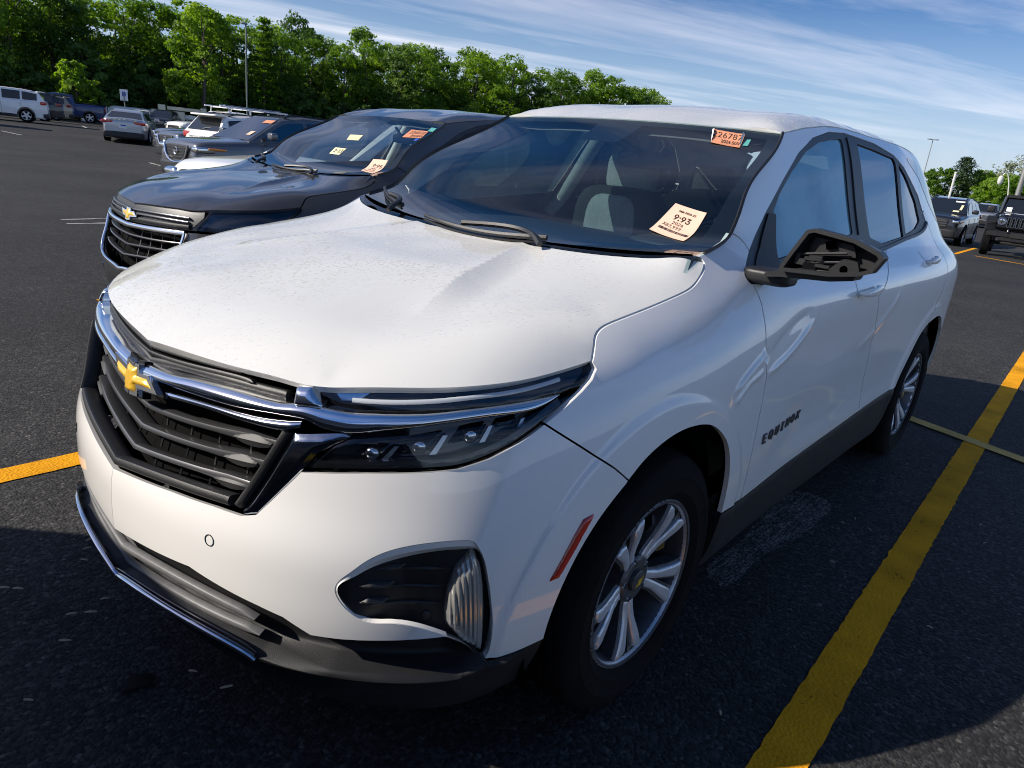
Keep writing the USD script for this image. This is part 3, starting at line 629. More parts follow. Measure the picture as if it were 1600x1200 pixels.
def make_suv(t, paint_, wet, front, off=(0, 0, 0), full=True):
    """Builds every part of the car in its own frame (front axle at x = 0)."""
    k = .0028
    gap = lambda pl: pl.buffer(-k)
    arch = lambda ax, r: Point(u_of_x(ax), .38).buffer(r, quad_segs=24)
    fa, ra = A('front_arch'), A('rear_arch')
    front_arch = rnd(poly(curve(fa, .02), [(1.86, .10), (1.1, .10)]), .01)
    rear_arch = rnd(poly(curve(ra, .02), [(4.66, .10), (3.72, .10)]), .01)
    arches = shapely.union_all([front_arch, rear_arch])
    dlo = rnd(poly(A('dlo')[:17], A('dlo')[18:]), .012)
    hg, sp, dfr, dmd = A('hood_gap'), A('split'), A('door_front'), A('door_mid')
    rock = curve(A('rocker'), .03)
    # ---- outer panels of one side
    lamp_side = [A('hood_edge')[-1], (1.2400, .952), (1.2200, .935), (1.184, .9155), (1.127, .888)]
    fender = poly(lamp_side, sp, curve(fa, .02)[4:] if 0 else [p for p in curve(fa, .01) if p[0] > 1.3009], A('rocker')[0:1], [A('rocker')[1]], dfr, [(1.9817, 1.095), (2.04, 1.12)], A('cowl_seam')[::-1], A('ws_edge')[3:], curve(hg, .01)[::-1])
    fender = fender.difference(arches).difference(dlo)
    fdoor = poly(dfr, A('dlo')[22:16:-1], dmd[::-1][1:], [p for p in rock[::-1] if 2.03 < p[0] < 3.228]).difference(dlo)
    rear_edge = [(3.3, 1.2), (4.28, 1.30), (4.33, 1.16), (4.24, 1.02), (4.15, .90), (4.06, .79)]
    rdoor = poly(dmd, rear_edge, [p for p in curve(ra, .02)[::-1] if p[0] < 4.06], [p for p in rock[::-1] if p[0] > 3.229]).difference(dlo).difference(rear_arch)
    rdoor = rdoor.difference(sbox2(2.6, 1.16, 3.42, 1.5)).difference(poly(A('dlo')[:17], A('dlo')[18:]).buffer(.0))
    top = side_region(1.7, 5.40, 1.0, 1.602)
    ws = curve(A('ws_edge'), .01)
    roofline = np.stack([u_of_x(_redge[:, 0]), _redge[:, 2]], 1)
    frame_ = poly([A('cowl_seam')[-1], (2.08, 1.13), (2.35, 1.22), (2.7, 1.35)], [(3.3, 1.45), (4.25, 1.30), (4.33, 1.16), (4.24, 1.02), (4.15, .90), (4.06, .79)], [p for p in curve(ra, .02) if p[0] > 4.06], [(4.66, .42), (5.30, .42), (5.36, .8), (5.33, 1.2), (5.15, 1.50)], roofline[::-1], [p for p in ws if p[1] > 1.213], A('cowl_seam'))
    frame_ = frame_.difference(dlo).difference(rear_arch).difference(fdoor.buffer(.001)).difference(rdoor.buffer(.001))
    def crease(q, a, b, w, h, skew=0.0):
        # a pressed crease: sharp on one side, fading at the ends
        a, b = np.array(a), np.array(b); L = np.hypot(*(b - a)); e = (b - a) / L; n = np.array([-e[1], e[0]])
        r = q - a; s_, k_ = r @ e / L, r @ n - skew * np.sin(np.clip(r @ e / L, 0, 1) * math.pi)
        return h * np.where(k_ > 0, np.exp(-np.abs(k_) / (w * .30)), np.exp(-(k_ / w) ** 2)) * smooth(-.12, .2, s_) * smooth(1.12, .75, s_)
    def dent(q, d):
        return (crease(q, (1.78, .835), (1.975, .905), .017, .009, .006) + crease(q, (1.84, .835), (1.975, .862), .012, .006) + crease(q, (1.79, .80), (1.86, .838), .014, .006)
                + crease(q, (2.0, .845), (2.36, .955), .016, .008, -.014) - crease(q, (2.02, .90), (2.34, .99), .035, .005, .01)
                - .010 * np.exp(-(((q[:, 0] - 1.992) / .014) ** 2 + ((q[:, 1] - .893) / .014) ** 2)) + .006 * np.exp(-(((q[:, 0] - 1.965) / .010) ** 2 + ((q[:, 1] - .905) / .010) ** 2))
                + crease(q, (2.95, .80), (3.35, .985), .030, .005, -.015) - .005 * np.exp(-(((q[:, 0] - 2.6) / .22) ** 2 + ((q[:, 1] - .86) / .06) ** 2)))
    dented = dent if front == 'new' else 0.0
    for nm, pl, o in (('front_fender', fender, dented), ('front_door', fdoor, dented), ('rear_door', rdoor, dented), ('body_side', frame_, 0.0)):
        g = patch(side, gap(pl), o, (.0085, .0065) if front == 'new' and nm in ('front_fender', 'front_door') else (.016, .012) if front == 'new' else (.022, .016), .014)
        t.part(nm, g, paint_, label='dented white driver side ' + nm.replace('_', ' ') if front == 'new' and nm in ('front_fender', 'front_door') else None)
        t.part(nm, mirror(patch(side, gap(pl), 0.0, (.03, .025), .014)), paint_)
    # ---- black structure behind the gaps
    back = side_region(.0, 5.4, .24, 1.14).difference(arches.buffer(.004)).difference(side_region(0, 1.24, .2, 1.3)).difference(side_region(0, 1.95, 1.0, 1.3)).difference(side_region(0, 1.45, .93, 1.3))
    pair(t, 'inner_structure', patch(side, back, -.024, .05, 0), 'black_void')
    # ---- cladding along the sill and round the rear
    sill = poly(rock, [(3.72, .24), (1.86, .24)]).difference(arches)
    pair(t, 'sill_cladding', patch(side, rnd(sill, .01), rpuff(.006, .03), (.03, .014), .05), 'grained_plastic')
    rearclad = side_region(4.66, UMAX, .22, .44)
    t.part('rear_cladding', both(patch(side, rearclad, .002, .03, .02)), 'grained_plastic')
    # ---- tailgate and rear glass (never seen from the front)
    tg = side_region(5.40, UMAX, .44, 1.55)
    win = side_region(5.62, UMAX, 1.14, 1.48)
    t.part('tailgate', both(patch(side, tg.difference(win), 0.0, .04, 0)), paint_)
    t.part('rear_window', both(patch(side, win, -.004, .04, 0)), 'dark_glass')
    t.part('tail_lamp', patch(side, rnd(poly([(5.02, 1.06), (5.6, 1.06), (5.6, .93), (5.02, .86)]), .02), rpuff(.018, .05), .02, .01), 'tail_red')
    t.part('tail_lamp', mirror(patch(side, rnd(poly([(5.02, 1.06), (5.6, 1.06), (5.6, .93), (5.02, .86)]), .02), rpuff(.018, .05), .03, .01)), 'tail_red')
    # ---- bonnet and roof
    hx = hood_at
    he, hgp = side(curve(A('hood_edge'), .015)), side(curve(hg[1:-1], .012))
    hr = HR(np.linspace(.718, 0, 40))
    ring = np.vstack([he[:, :2], hgp[:, :2], hr[:, :2]]); ring = np.vstack([ring, (ring[::-1] * [1, -1])[1:-1]])
    hp = Polygon(ring).buffer(0); hp = hp if hp.geom_type == 'Polygon' else max(hp.geoms, key=lambda g: g.area)
    t.part('bonnet', patch(hx, hp.buffer(-.003), 0.0, .011 if front == 'new' else .016, .016), wet)
    hdr = screen_at(np.stack([np.linspace(1, -1, 41), np.ones(41)], 1))
    rr_ = np.vstack([hdr[:, :2], _redge[:, :2] * [1, -1], _redge[::-1, :2]])
    rp = Polygon(rr_).buffer(0)
    t.part('roof', patch(roof_at, rp, 0.0, .03, .02), wet)
    # ---- windscreen with its black border, cowl
    scr = sbox2(-1, -.10, 1, 1)
    inner = Polygon([(-.90, .16), (-.75, .115), (-.4, .09), (0, .08), (.4, .09), (.75, .115), (.90, .16), (.945, .5), (.93, .945), (.5, .965), (-.5, .965), (-.93, .945), (-.945, .5)])
    inner = inner.union(Polygon()) if 0 else inner
    t.part('windscreen', patch(screen_at, scr, 0.0, (.04, .03), 0), 'windscreen')
    fr = scr.difference(inner)
    mirror_pad = Polygon([(-.13, .80), (.13, .80), (.16, .965), (-.16, .965)])
    t.part('windscreen_border', patch(screen_at, fr.union(mirror_pad), -.004, (.04, .03), 0), 'screen_black')
    cw = []
    s = np.linspace(-.98, .98, 60)
    cw.append(loft(screen_at(np.stack([s, np.full(60, .02)], 1), .004), HR(s * .735) + [-.006, 0, -.012], closed=False))
    cw.append(loft(HR(s * .735) + [-.006, 0, -.012], HR(s * .735) + [.02, 0, -.06], closed=False))
    t.part('cowl', join([(v, f, n * np.sign(n[:, 2:3] + 1e-9)) for v, f, n in cw]), 'black_trim')
    pair(t, 'screen_trim', (sweep(*(lambda p: (p, np.tile([0, .5, .85], (len(p), 1))))(_we[2:] + [0, .002, .002]), [(-.004, -.004), (.004, -.004), (.004, .004), (-.004, .004)])), 'black_trim')
    # ---- side glass
    fg, rg, qg = (rnd(poly(A(n)), .012) for n in ('front_glass', 'rear_glass', 'quarter_glass'))
    panes = shapely.union_all([fg, rg, qg])
    for m_ in (lambda g: g, mirror):
        t.part('window_frame', m_(patch(side, dlo.difference(panes), -.003, (.03, .02), .006)), 'black_trim')
        t.part('front_window', m_(patch(side, fg, -.009, (.04, .03), 0)), 'side_glass' if front == 'new' else 'windscreen')
        t.part('rear_window', m_(patch(side, rg, -.009, (.04, .03), 0)), 'dark_glass')
        t.part('quarter_window', m_(patch(side, qg, -.009, (.04, .03), 0)), 'dark_glass')
        t.part('rear_side_window', m_(patch(side, rnd(poly(A('rear_side_glass')), .012), .0015, .03, .002)), 'opaque_glass')
        lo = curve([A('dlo')[i] for i in (13, 14, 15, 16, 18, 19, 20)], .03)
        p, n = onside(lo, .000, .03)
        t.part('belt_moulding', m_(sweep(p, n, [(-.009, -.002), (-.006, .006), (.006, .006), (.009, -.002)])), 'black_trim')
        bp = np.array([(3.03, 1.20), (3.10, 1.40), (3.152, 1.565)]); p, n = onside(bp, -.001, .03)
        t.part('pillar_seam', m_(sweep(p + [-.062, 0, 0], n, [(-.004, -.002), (-.003, .003), (.003, .003), (.004, -.002)])), 'black_matte')
    # ---- wheel housings, underbody
    hous = []
    for ax in (0.0, AX):
        th = np.linspace(-.15 * math.pi, 1.15 * math.pi, 40); r = .42
        a = np.stack([ax + r * np.cos(th), np.full(40, .835), .38 + r * np.sin(th)], 1); b = a * [1, 0, 1] + [0, .45, 0]
        pair(t, 'wheel_housing', [loft(a, b, closed=False), move(lathe([(0, 0), (.42, 0)], 32), (ax, .52, .38))], 'black_void')
    pass
    ub = Polygon(np.vstack([PLAN, PLAN[::-1] * [1, -1]])).buffer(0).buffer(-.22); t.part('underbody', move(prism(ub, .08), (0, 0, .25)), 'black_void')
    for ax in (0.0, AX):
        for fl in (False, True):
            make_wheel(t, (ax, -.884 if fl else .884, .347), flipy=fl, hero=(ax == 0 and not fl), spin=.55 if ax == 0 else 1.1, turn=(.0))
    cabin(t, front)
    if front == 'new': new_front(t, paint_, wet)
    else: old_front(t, paint_, wet)
    # ---- wipers
    for pts in ([(.42, .015), (.10, -.012), (-.30, .02)], [(-.55, .05), (-.78, .09), (-.93, .14)]):
        q = curve(pts, .04); p = screen_at(q, .022)
        t.part('wiper', join([tube(p, np.linspace(.009, .006, len(p)), 6), tube(screen_at(q + [0, -.012], .008), .0045, 5)]), 'black_trim')
    q = np.array([(.44, -.055), (.30, .035), (.16, .05), (-.02, .01)]); t.part('wiper_arm', tube(screen_at(curve(q, .04), .032), .009, 6), 'black_trim')
    q = np.array([(-.52, -.045), (-.58, .06), (-.63, .085), (-.74, .088)]); t.part('wiper_arm', tube(screen_at(curve(q, .04), .034), .009, 6), 'black_trim')
    # ---- door handles
    for n, m_ in (('handle1', lambda g: g), ('handle2', lambda g: g), ('handle1', mirror), ('handle2', mirror)):
        a, b = A(n); b = a + [min(b[0] - a[0], .24), .012]
        q = np.linspace(a, b, 14); p, nn = side(q), side(q, 1.0) - side(q); w = np.sin(np.linspace(0, math.pi, 14)) ** .45
        prof = np.stack([np.stack([.018 * max(x, .3) * np.cos(np.linspace(0, 2 * math.pi, 10, endpoint=False)), .010 * np.sin(np.linspace(0, 2 * math.pi, 10, endpoint=False))], 1) for x in w])
        h = t.part('door_handle', m_(sweep(p + nn * (.012 + .026 * w[:, None]), nn, prof)), paint_)
        t.part('handle_recess', m_(patch(side, rnd(poly([a + [.03, -.022], a + [.15, -.022], a + [.15, .038], a + [.03, .038]]), .018), .0015, .012, .0)), 'black_gloss' if front != 'new' else paint_, h)

def cabin(t, front):
    seat = lambda y, x: [rounded((.20, .50, .62), (x - .10, y, .96), .45, 14), rounded((.50, .52, .20), (x + .18, y, .66), .45, 12)]
    for y in (.37, -.37):
        s = t.part('seat', move(join(seat(0, 0)), (-1.50, y, 0), 0), 'seat_dark')
        t.part('seat_panel', move(join([rounded((.10, .30, .46), (-1.545, y, 1.0), .5, 14)]), (.015, 0, 0)), 'seat_cloth', s)
        t.part('headrest', rounded((.11, .27, .20), (-1.66, y, 1.335), .5, 14), 'seat_cloth', s)
    r = t.part('rear_seat', join([rounded((.20, 1.30, .62), (-2.50, 0, .98), .35, 14), rounded((.5, 1.3, .2), (-2.2, 0, .66), .35, 10)]), 'seat_dark')
    for y in (.40, -.40): t.part('headrest', rounded((.12, .27, .18), (-2.60, y, 1.33), .5, 12), 'seat_cloth', r)
    d = t.part('dashboard', join([rounded((.62, 1.38, .26), (-.72, 0, .985), .3, 16), rounded((.30, .40, .10), (-.90, .37, 1.09), .6, 12), cuboid((.1, 1.4, .5), (-.55, 0, .7))]), 'cabin_dark')
    c = lathe([(.185 + .014 * math.cos(a), .014 * math.sin(a)) for a in np.linspace(0, 2 * math.pi, 9)], 36, 'x')
    w = t.part('steering_wheel', move(join([c, rounded((.05, .16, .12), (0, 0, 0), .6, 10), cuboid((.02, .34, .03), (0, 0, 0)), cuboid((.02, .03, .17), (0, 0, -.09))]), (-1.10, .37, 1.03), ry=math.radians(-25)), 'black_trim')
    m = t.part('inside_mirror', join([rounded((.035, .24, .07), (-1.13, 0, 1.395), .5, 12), tube([(-1.12, 0, 1.40), (-1.05, 0, 1.47)], .01, 6)]), 'black_trim')
    t.part('headliner', both(patch(roof_at, Polygon(np.vstack([screen_at(np.stack([np.linspace(.9, 0, 9), np.full(9, .985)], 1))[:, :2], [(-3.2, 0), (-3.2, .5)]])), -.05, .1, 0)), 'cabin_grey')
    t.part('cabin_floor', join([cuboid((2.9, 1.6, .04), (-1.9, 0, .46)), cuboid((.05, 1.45, .55), (-.40, 0, .68)), cuboid((.05, 1.4, .62), (-3.0, 0, .75))]), 'cabin_dark')
    tr = side_region(2.05, 5.2, .45, 1.10)
    pair(t, 'door_trim', patch(side, tr, -.06, .08, 0), 'cabin_dark')
    for m_ in (lambda g: g, mirror):
        p = side(curve([(3.07, 1.10), (3.13, 1.40), (3.18, 1.56)], .05), -.045); t.part('pillar_trim', m_(tube(p, .035, 8)), 'seat_cloth')
        p = side(curve([(2.12, 1.12), (2.35, 1.37), (2.62, 1.50), (3.0, 1.575)], .05), -.05); t.part('pillar_trim', m_(tube(p, .022, 8)), 'cabin_grey')
        p = side(curve([(3.02, 1.12), (3.0, 1.12)], .02), -.05)
        q = np.array([(-1.66, .60, .95), (-1.70, .60, 1.45)]); t.part('seat_belt', m_(tube(q, .012, 4)), 'cabin_grey')

def nose(pl, off, res=.012, rim=.02): return both(patch(side, pl, off, res, rim))
def bar(uz, h, d, off, closed_h=None, step=.012, one=False):
    """A slat along the nose: h half height, d half depth; runs over the centre line to the other side."""
    q = curve(uz, step); q = q[q[:, 0] >= 0]
    p, n = onside(q, off, step); hh = h if closed_h is None else np.interp(np.linspace(0, 1, len(p)), *closed_h)
    a = np.linspace(0, 2 * math.pi, 12, endpoint=False)
    hh = np.broadcast_to(hh, len(p))
    prof = np.stack([np.stack([np.sign(np.cos(a)) * np.abs(np.cos(a)) ** .7 * x, np.sign(np.sin(a)) * np.abs(np.sin(a)) ** .7 * d], 1) for x in hh])
    g = sweep(p, n, prof)
    return g if one else both(g)
def ribbon(top, bot, base, bulge, n=150, m=14, rim=.03):
    """A rounded strip on the nose between two curves of height over u, doubled over the centre line."""
    from scipy.interpolate import PchipInterpolator as PI
    top, bot = np.array(top, float), np.array(bot, float)
    u = np.linspace(0, min(top[-1, 0], bot[-1, 0]), n); zt, zb = PI(*top.T)(u), PI(*bot.T)(u); zb = np.minimum(zb, zt - .0005)
    k = .5 - .5 * np.cos(np.linspace(0, math.pi, m)); U, Kk = np.meshgrid(u, k, indexing='ij'); Zz = zb[:, None] * (1 - Kk) + zt[:, None] * Kk
    h = np.minimum(bulge, (zt - zb) * .6)[:, None] * np.sqrt(np.clip(1 - (2 * Kk - 1) ** 2, 0, 1))
    q = np.stack([U.ravel(), Zz.ravel()], 1); P = side(q, (base + h).ravel())
    i, j = np.meshgrid(np.arange(n - 1), np.arange(m - 1), indexing='ij'); f = np.stack([i * m + j, (i + 1) * m + j, (i + 1) * m + j + 1, i * m + j + 1], -1).reshape(-1, 4)
    g = shade((P, f), True)
    e = lambda c: side(np.stack([u, c], 1), base); d = lambda c: side(np.stack([u, c], 1), base - rim)
    return both([g, loft(e(zt), d(zt), closed=False), loft(d(zb), e(zb), closed=False)])
def new_front(t, paint_, wet):
    he, bl = curve(A('hood_edge'), .015), A('bumper_lamp_edge')
    gl, wing = A('grille_low'), A('wing')
    def fine(R):
        from scipy.interpolate import CubicSpline
        return CubicSpline(np.arange(len(R) + 1), np.vstack([R, R[:1]]), bc_type='periodic')(np.linspace(0, len(R), 120, endpoint=False))
    # painted cover
    lowline = np.vstack([[(0, .4439)], A('white_low')[2:-1]])
    cover = poly([(0, .597)], gl[1:], [(.4723, .6475), (.5593, .7491)], bl[::-1], A('split')[0:], [p for p in curve(A('front_arch'), .015)[::-1] if p[1] < .712 and p[0] < 1.4], A('white_low2')[::-1], [(.974, .3564), (.9348, .3972), (.8907, .4333)], A('white_low')[::-1][1:-1], [(0, .4439)])
    hole = poly(fine(A('fog_outer')))
    cover = cover.difference(hole.buffer(-.0005))
    b = t.part('front_bumper', join([nose(cover.buffer(-.0015), 0.0, .010, .014)]), paint_)
    fo, fi = A('fog_outer'), A('fog_inner')
    rim_o, rim_i = side(fo, -.0005), side(fi, fog_depth(fi[:, 0]) + .004)
    mi = fo * .62 + fi * .38; mid = side(mi, fog_depth(mi[:, 0]) * .12 - .001)
    pk = join([loft(fine(mid), fine(rim_o), ang=60), loft(fine(rim_i), fine(mid), ang=60)])
    t.part('fog_pocket', pk, paint_, b); t.part('fog_pocket', mirror(pk), paint_, b)
    fil = rnd(poly(fi), .004)
    for m_ in (lambda g: g, mirror):
        v = t.part('fog_vent', m_(patch(side, fil.buffer(.003), lambda q, d: fog_depth(q[:, 0]) + .002, .012, .0)), 'grained_plastic')
        for n in ('fin1', 'fin2', 'fin3'):
            t.part('fin', m_(patch(side, poly(A(n)), lambda q, d: fog_depth(q[:, 0]) + .004 + .012 * np.clip(d / .008, 0, 1), .004, .02)), 'black_trim', v)
        fl = rnd(poly(A('fog_lamp')), .006)
        t.part('fog_lamp', m_(patch(side, fl, lambda q, d: -.030 + .024 * np.sqrt(np.clip(1 - (1 - np.clip(d / .03, 0, 1)) ** 2, 0, 1)) + .0016 * np.sin((q[:, 0] + .12 * q[:, 1]) * 2 * math.pi / .010) * smooth(.962, .945, q[:, 0] + .12 * (q[:, 1] - .5)), .0022, .02)), 'lamp_clear')
        c = A('fog_sensor')[0]
        t.part('parking_sensor', m_(patch(side, Point(c).buffer(.011), rpuff(-.036, .004) if 0 else (lambda q, d: fog_depth(q[:, 0]) + .004 + .004 * np.clip(d / .003, 0, 1)), .003, .008)), 'black_trim', v)
        t.part('side_marker', m_(patch(side, rnd(poly(A('marker')), .003), rpuff(.005, .008), .006, .004)), 'red_lens')
        c = A('sensor')[0]
        t.part('parking_sensor', m_(patch(side, Point(c).buffer(.0125).difference(Point(c).buffer(.0108)), .0012, .003, .004)), 'black_trim', b)
    # lower black valance
    val = poly([(0, .4439)], A('white_low')[2:-1], [(.8907, .4333), (.9348, .3972), (.974, .3564)], A('white_low2')[1:], [(1.12, .22), (.98, .165), (0, .155)])
    lip = LineString(curve(np.vstack([A('chrome_strip')[1:], A('valance_lip')[1:], [(1.02, .36)]]), .03))
    def vo(q, d):
        dz = np.interp(q[:, 0], [0, .04, .3, .49, .65, .8, .91, .97, 1.05, 1.12], [.318, .33, .354, .327, .336, .333, .332, .352, .36, .36])
        k = q[:, 1] - dz
        return -.002 + .028 * np.exp(-(k / .022) ** 2) * smooth(1.10, .98, q[:, 0]) - .045 * smooth(.004, .022, k) * smooth(.98, .88, q[:, 0])
    vl = t.part('lower_valance', both(patch(side, val, vo, .010, .02)), 'grained_plastic')
    for n, m in (('strip1', 'grey_plastic'), ('strip2', 'grey_plastic')):
        q = A(n) + [0, -.008]; q = np.vstack([[(0, q[0, 1] + .0)], q[1:]])
        t.part('lower_slat', bar(q, .0125, .010, -.014, ([0, .93, 1], [.0095, .0095, .001])), m, vl)
    q = A('chrome_strip'); q = np.vstack([[(0, .3175)], q[1:]])
    t.part('chrome_strip', bar(q, .006, .006, .027), 'chrome')
    t.part('skid_trim', bar(q + [0, .014], .010, .003, .022), 'black_gloss')
    # grille
    gr = poly([(0, .59)], gl[1:], [(.4453, .645), (.4863, .7291), (.54, .82), (.516, .88), (.4615, .906)], [p for p in he[::-1] if p[0] < .4615], [(0, .888)])
    g = t.part('grille', nose(gr, -.075, .03, 0), 'black_void')
    for n, h in (('bar1', .0085), ('bar2', .0085), ('bar3', .0085)):
        q = A(n).copy(); z0 = q[0, 1] + .004; q[0] = (0, z0)
        s_ = t.part('grille_slat', bar(q, h, .020, -.052, ([0, .6, .8, 1], [h, h, h * 1.5, h])), 'grey_bar', g)
        for uu in np.arange(.06, .40, .105):
            zz = np.interp(uu, q[:, 0], q[:, 1]); pp = side(np.array([[uu, zz], [uu + .004, zz - .036]]), -.06)
            pair(t, 'grille_rib', tube(pp, .003, 5), 'black_trim', g)
        p, n_ = onside(q[1:] if 0 else q, -.032, .012); 
        m0, m1 = int(len(p) * .72), int(len(p) * .97)
        pr = np.stack([np.array([(-.011 * s, -.002), (0, .004), (.011 * s, -.002), (0, -.006)]) for s in np.sin(np.linspace(.15, math.pi - .25, m1 - m0)) ** .8 + .15])
        pair(t, 'grille_facet', sweep(p[m0:m1], n_[m0:m1], pr, 10), 'facet_grey', g)
    bz = np.array([(0, .608), (.2036, .632), (.40, .648)]); t.part('grille_frame', bar(bz, .012, .022, -.020), 'black_trim', g)
    we = np.array([(.425, .648), (.4720, .735), (.514, .812)]); pair(t, 'grille_frame', bar(we, .009, .02, -.014, one=True), 'black_trim', g)
    for n, dz, h in (('up1', .0, .0055), ('up2', -.003, .0055)):
        q = A(n).copy() + [0, dz]; q[0] = (0, q[1, 1] - .012); q = q[q[:, 0] < .47]
        t.part('upper_slat', bar(q, h, .012, -.028, ([0, .97, 1], [h, h, .001])), 'black_trim', g)
    q = np.array([(0, .835), (.2, .858), (.36, .866), (.48, .868)]); t.part('upper_slat', bar(q, .010, .012, -.034), 'black_trim', g)
    up = poly([(0, .822)], [(.0814, .826), (.2343, .853)], A('bar_up_top')[2:5], A('hood_edge')[3::-1]) if 0 else None
    # chrome: upper and lower bars, the wing beside the grille, the sweep under the running light
    bt, bb = A('bar_up_top'), A('bar_up_bot')
    top = [(0, .838), (.1253, .8429), (.2218, .8527), (.3604, .8606), (.4786, .8629), (.5188, .8684), (.56, .8722), (.60, .8705), (.64, .8700), (.70, .8740), (.812, .8832), (.9043, .8934), (1.0015, .9013), (1.1303, .9112)]
    bot = [(0, .805), (.0814, .8157), (.2343, .8253), (.3715, .8322), (.4852, .8416), (.5421, .8441), (.60, .8340), (.6419, .8328), (.7194, .8458), (.8578, .8696), (.951, .8813), (1.0389, .8868), (1.1303, .9108)]
    cb = t.part('chrome_bar', ribbon(top, bot, -.006, .013), 'chrome')
    pair(t, 'chrome_tab', patch(side, rnd(poly([(.5155, .898), (.5504, .9024), (.565, .8902), (.592, .872), (.52, .866)]), .004), rpuff(.008, .012), .004, .02), 'chrome', cb)
    t.part('chrome_bar', ribbon([(0, .785), (.114, .8025), (.3096, .8199), (.4334, .8272), (.5421, .8390)], [(0, .768), (.0549, .7803), (.1627, .7956), (.3135, .808), (.4089, .8096), (.4925, .8123), (.5421, .826)], -.010, .011), 'chrome')
    pair(t, 'grille_wing', patch(side, rnd(poly(wing), .002), lambda q, d: -.004 + .008 * np.clip(d / .012, 0, 1), .007, .03), 'wing_chrome')
    # emblem
    w = .200; bt2 = bowtie(w); c = np.array([0, .803])
    fn = lambda q, e: (lambda p: p)(_emb(q, e))
    def _emb(q, e):
        q = np.asarray(q, float); u, z = q.T
        p = side(np.stack([np.abs(u), z * .74 + c[1] + .10 * np.abs(u)], 1), e); p[:, 1] *= np.sign(u + 1e-12); return p
    pieces = lambda pl, o: patch(_emb, aff.scale(pl, -1, 1, origin=(0, 0)), o, .006, .02)
    t.part('emblem', pieces(bt2.buffer(.010, join_style=2), .012), 'chrome')
    t.part('emblem', pieces(bt2.buffer(-.001), lambda q, d: .012 + .006 * np.clip(d / .006, 0, 1)), 'gold')
    t.part('emblem_base', pieces(bt2.buffer(.018, join_style=2), .004), 'black_gloss')
    # lamps
    for m_ in (lambda g: g, mirror):
        d = rnd(poly(A('drl')), .003)
        L = t.part('running_light', m_(patch(side, d.buffer(.001), -.026, .02, .0)), 'black_gloss')
        t.part('lens', m_(patch(side, d.buffer(-.001), rpuff(.004, .01), .008, 0)), 'clear_lens', L)
        q = A('drl_strip'); p, n = onside(q, -.014, .01); a = np.linspace(0, 2 * math.pi, 8, endpoint=False)
        t.part('light_strip', m_(sweep(p, n, np.stack([.0045 * np.cos(a), .004 * np.sin(a)], 1))), 'white_plastic', L)
        t.part('reflector', m_(patch(side, poly([(.60, .895), (.64, .899), (.68, .903), (.655, .888), (.618, .883)]), -.020, .02, .004)), 'lamp_silver', L)
        t.part('reflector', m_(patch(side, poly([(.69, .898), (.90, .914), (1.02, .928), (1.02, .934), (.88, .922), (.69, .909)]), -.022, .02, .004)), 'lamp_dark', L)
        l = rnd(poly(A('lamp')), .003)
        H_ = t.part('headlamp', m_(patch(side, l.buffer(.002), -.050, .02, 0)), 'black_gloss')
        brow = [A('lamp')[i] for i in (0, 15, 14, 13, 12, 11, 10, 9)]
        t.part('lens', m_(patch(side, l.buffer(-.0015), rpuff(.004, .01), .008, 0)), 'clear_lens', H_)
        t.part('bezel', m_(sweep(*onside(np.array(brow) + [0, .010], -.012, .012), [(-.008, -.03), (.008, -.03), (.006, .004), (-.008, .004)])), 'black_gloss', H_)
        for u0, z0, w_, h_ in ((.80, .815, .11, .040), (.915, .838, .095, .036), (1.01, .862, .075, .028), (.70, .795, .10, .030)):
            f = poly([(u0 - w_ * .5, z0 - h_ * .55), (u0 - w_ * .2, z0 + h_ * .3), (u0 + w_ * .45, z0 + h_ * .62), (u0 + w_ * .2, z0 - h_ * .25)]).intersection(l.buffer(-.012))
            t.part('reflector', m_(patch(side, f, lambda q, d: -.040 + .020 * np.clip(d / .012, 0, 1), .006, .02)), 'lamp_dark', H_)
            cc = side(np.array([[u0, z0]]), -.022)[0]; nn = side(np.array([[u0, z0]]), 1)[0] - side(np.array([[u0, z0]]), 0)[0]
            g = lathe([(0, .006), (.008, .005), (.0125, .002), (.015, -.004), (.015, -.02)], 20)
            ex = np.cross(nn, [0, 0, 1]); ex /= np.linalg.norm(ex); ez = np.cross(ex, nn)
            if w_ > .08: t.part('projector', m_(frame(g, cc, ex, nn, ez)), 'lamp_silver', H_)
            fc = poly([(u0 + w_ * .20, z0 - h_ * .30), (u0 + w_ * .46, z0 + h_ * .62), (u0 + w_ * .56, z0 + h_ * .64), (u0 + w_ * .34, z0 - h_ * .25)]).intersection(l.buffer(-.012))
            t.part('facet', m_(patch(side, fc, -.022, .01, .01)), 'chrome_dull', H_)
    # lettering on the driver's door
    a, b = A('text_a')[0], A('text_b')[0]
    tm = meshkit.text_mesh('EQUINOX', 1.0, .12, bold=True); v, f, _ = flat(tm)
    L0, L1 = v[:, 0].min(), v[:, 0].max()
    for i, ch in enumerate('EQUINOX'):
        g = flat(meshkit.text_mesh(ch, .030, .004, bold=True)); V = g[0]; V[:, 0] -= (V[:, 0].min() + V[:, 0].max()) / 2; V[:, 0] *= 1.25
        q = np.stack([a[0] + .012 + i * (b[0] - a[0]) / 7 + V[:, 0], a[1] - .005 + V[:, 1]], 1)
        W = side(q, .001 + V[:, 2]); t.part('letter', shade((W, g[1]), False), 'dark_chrome')
    mirrors(t)
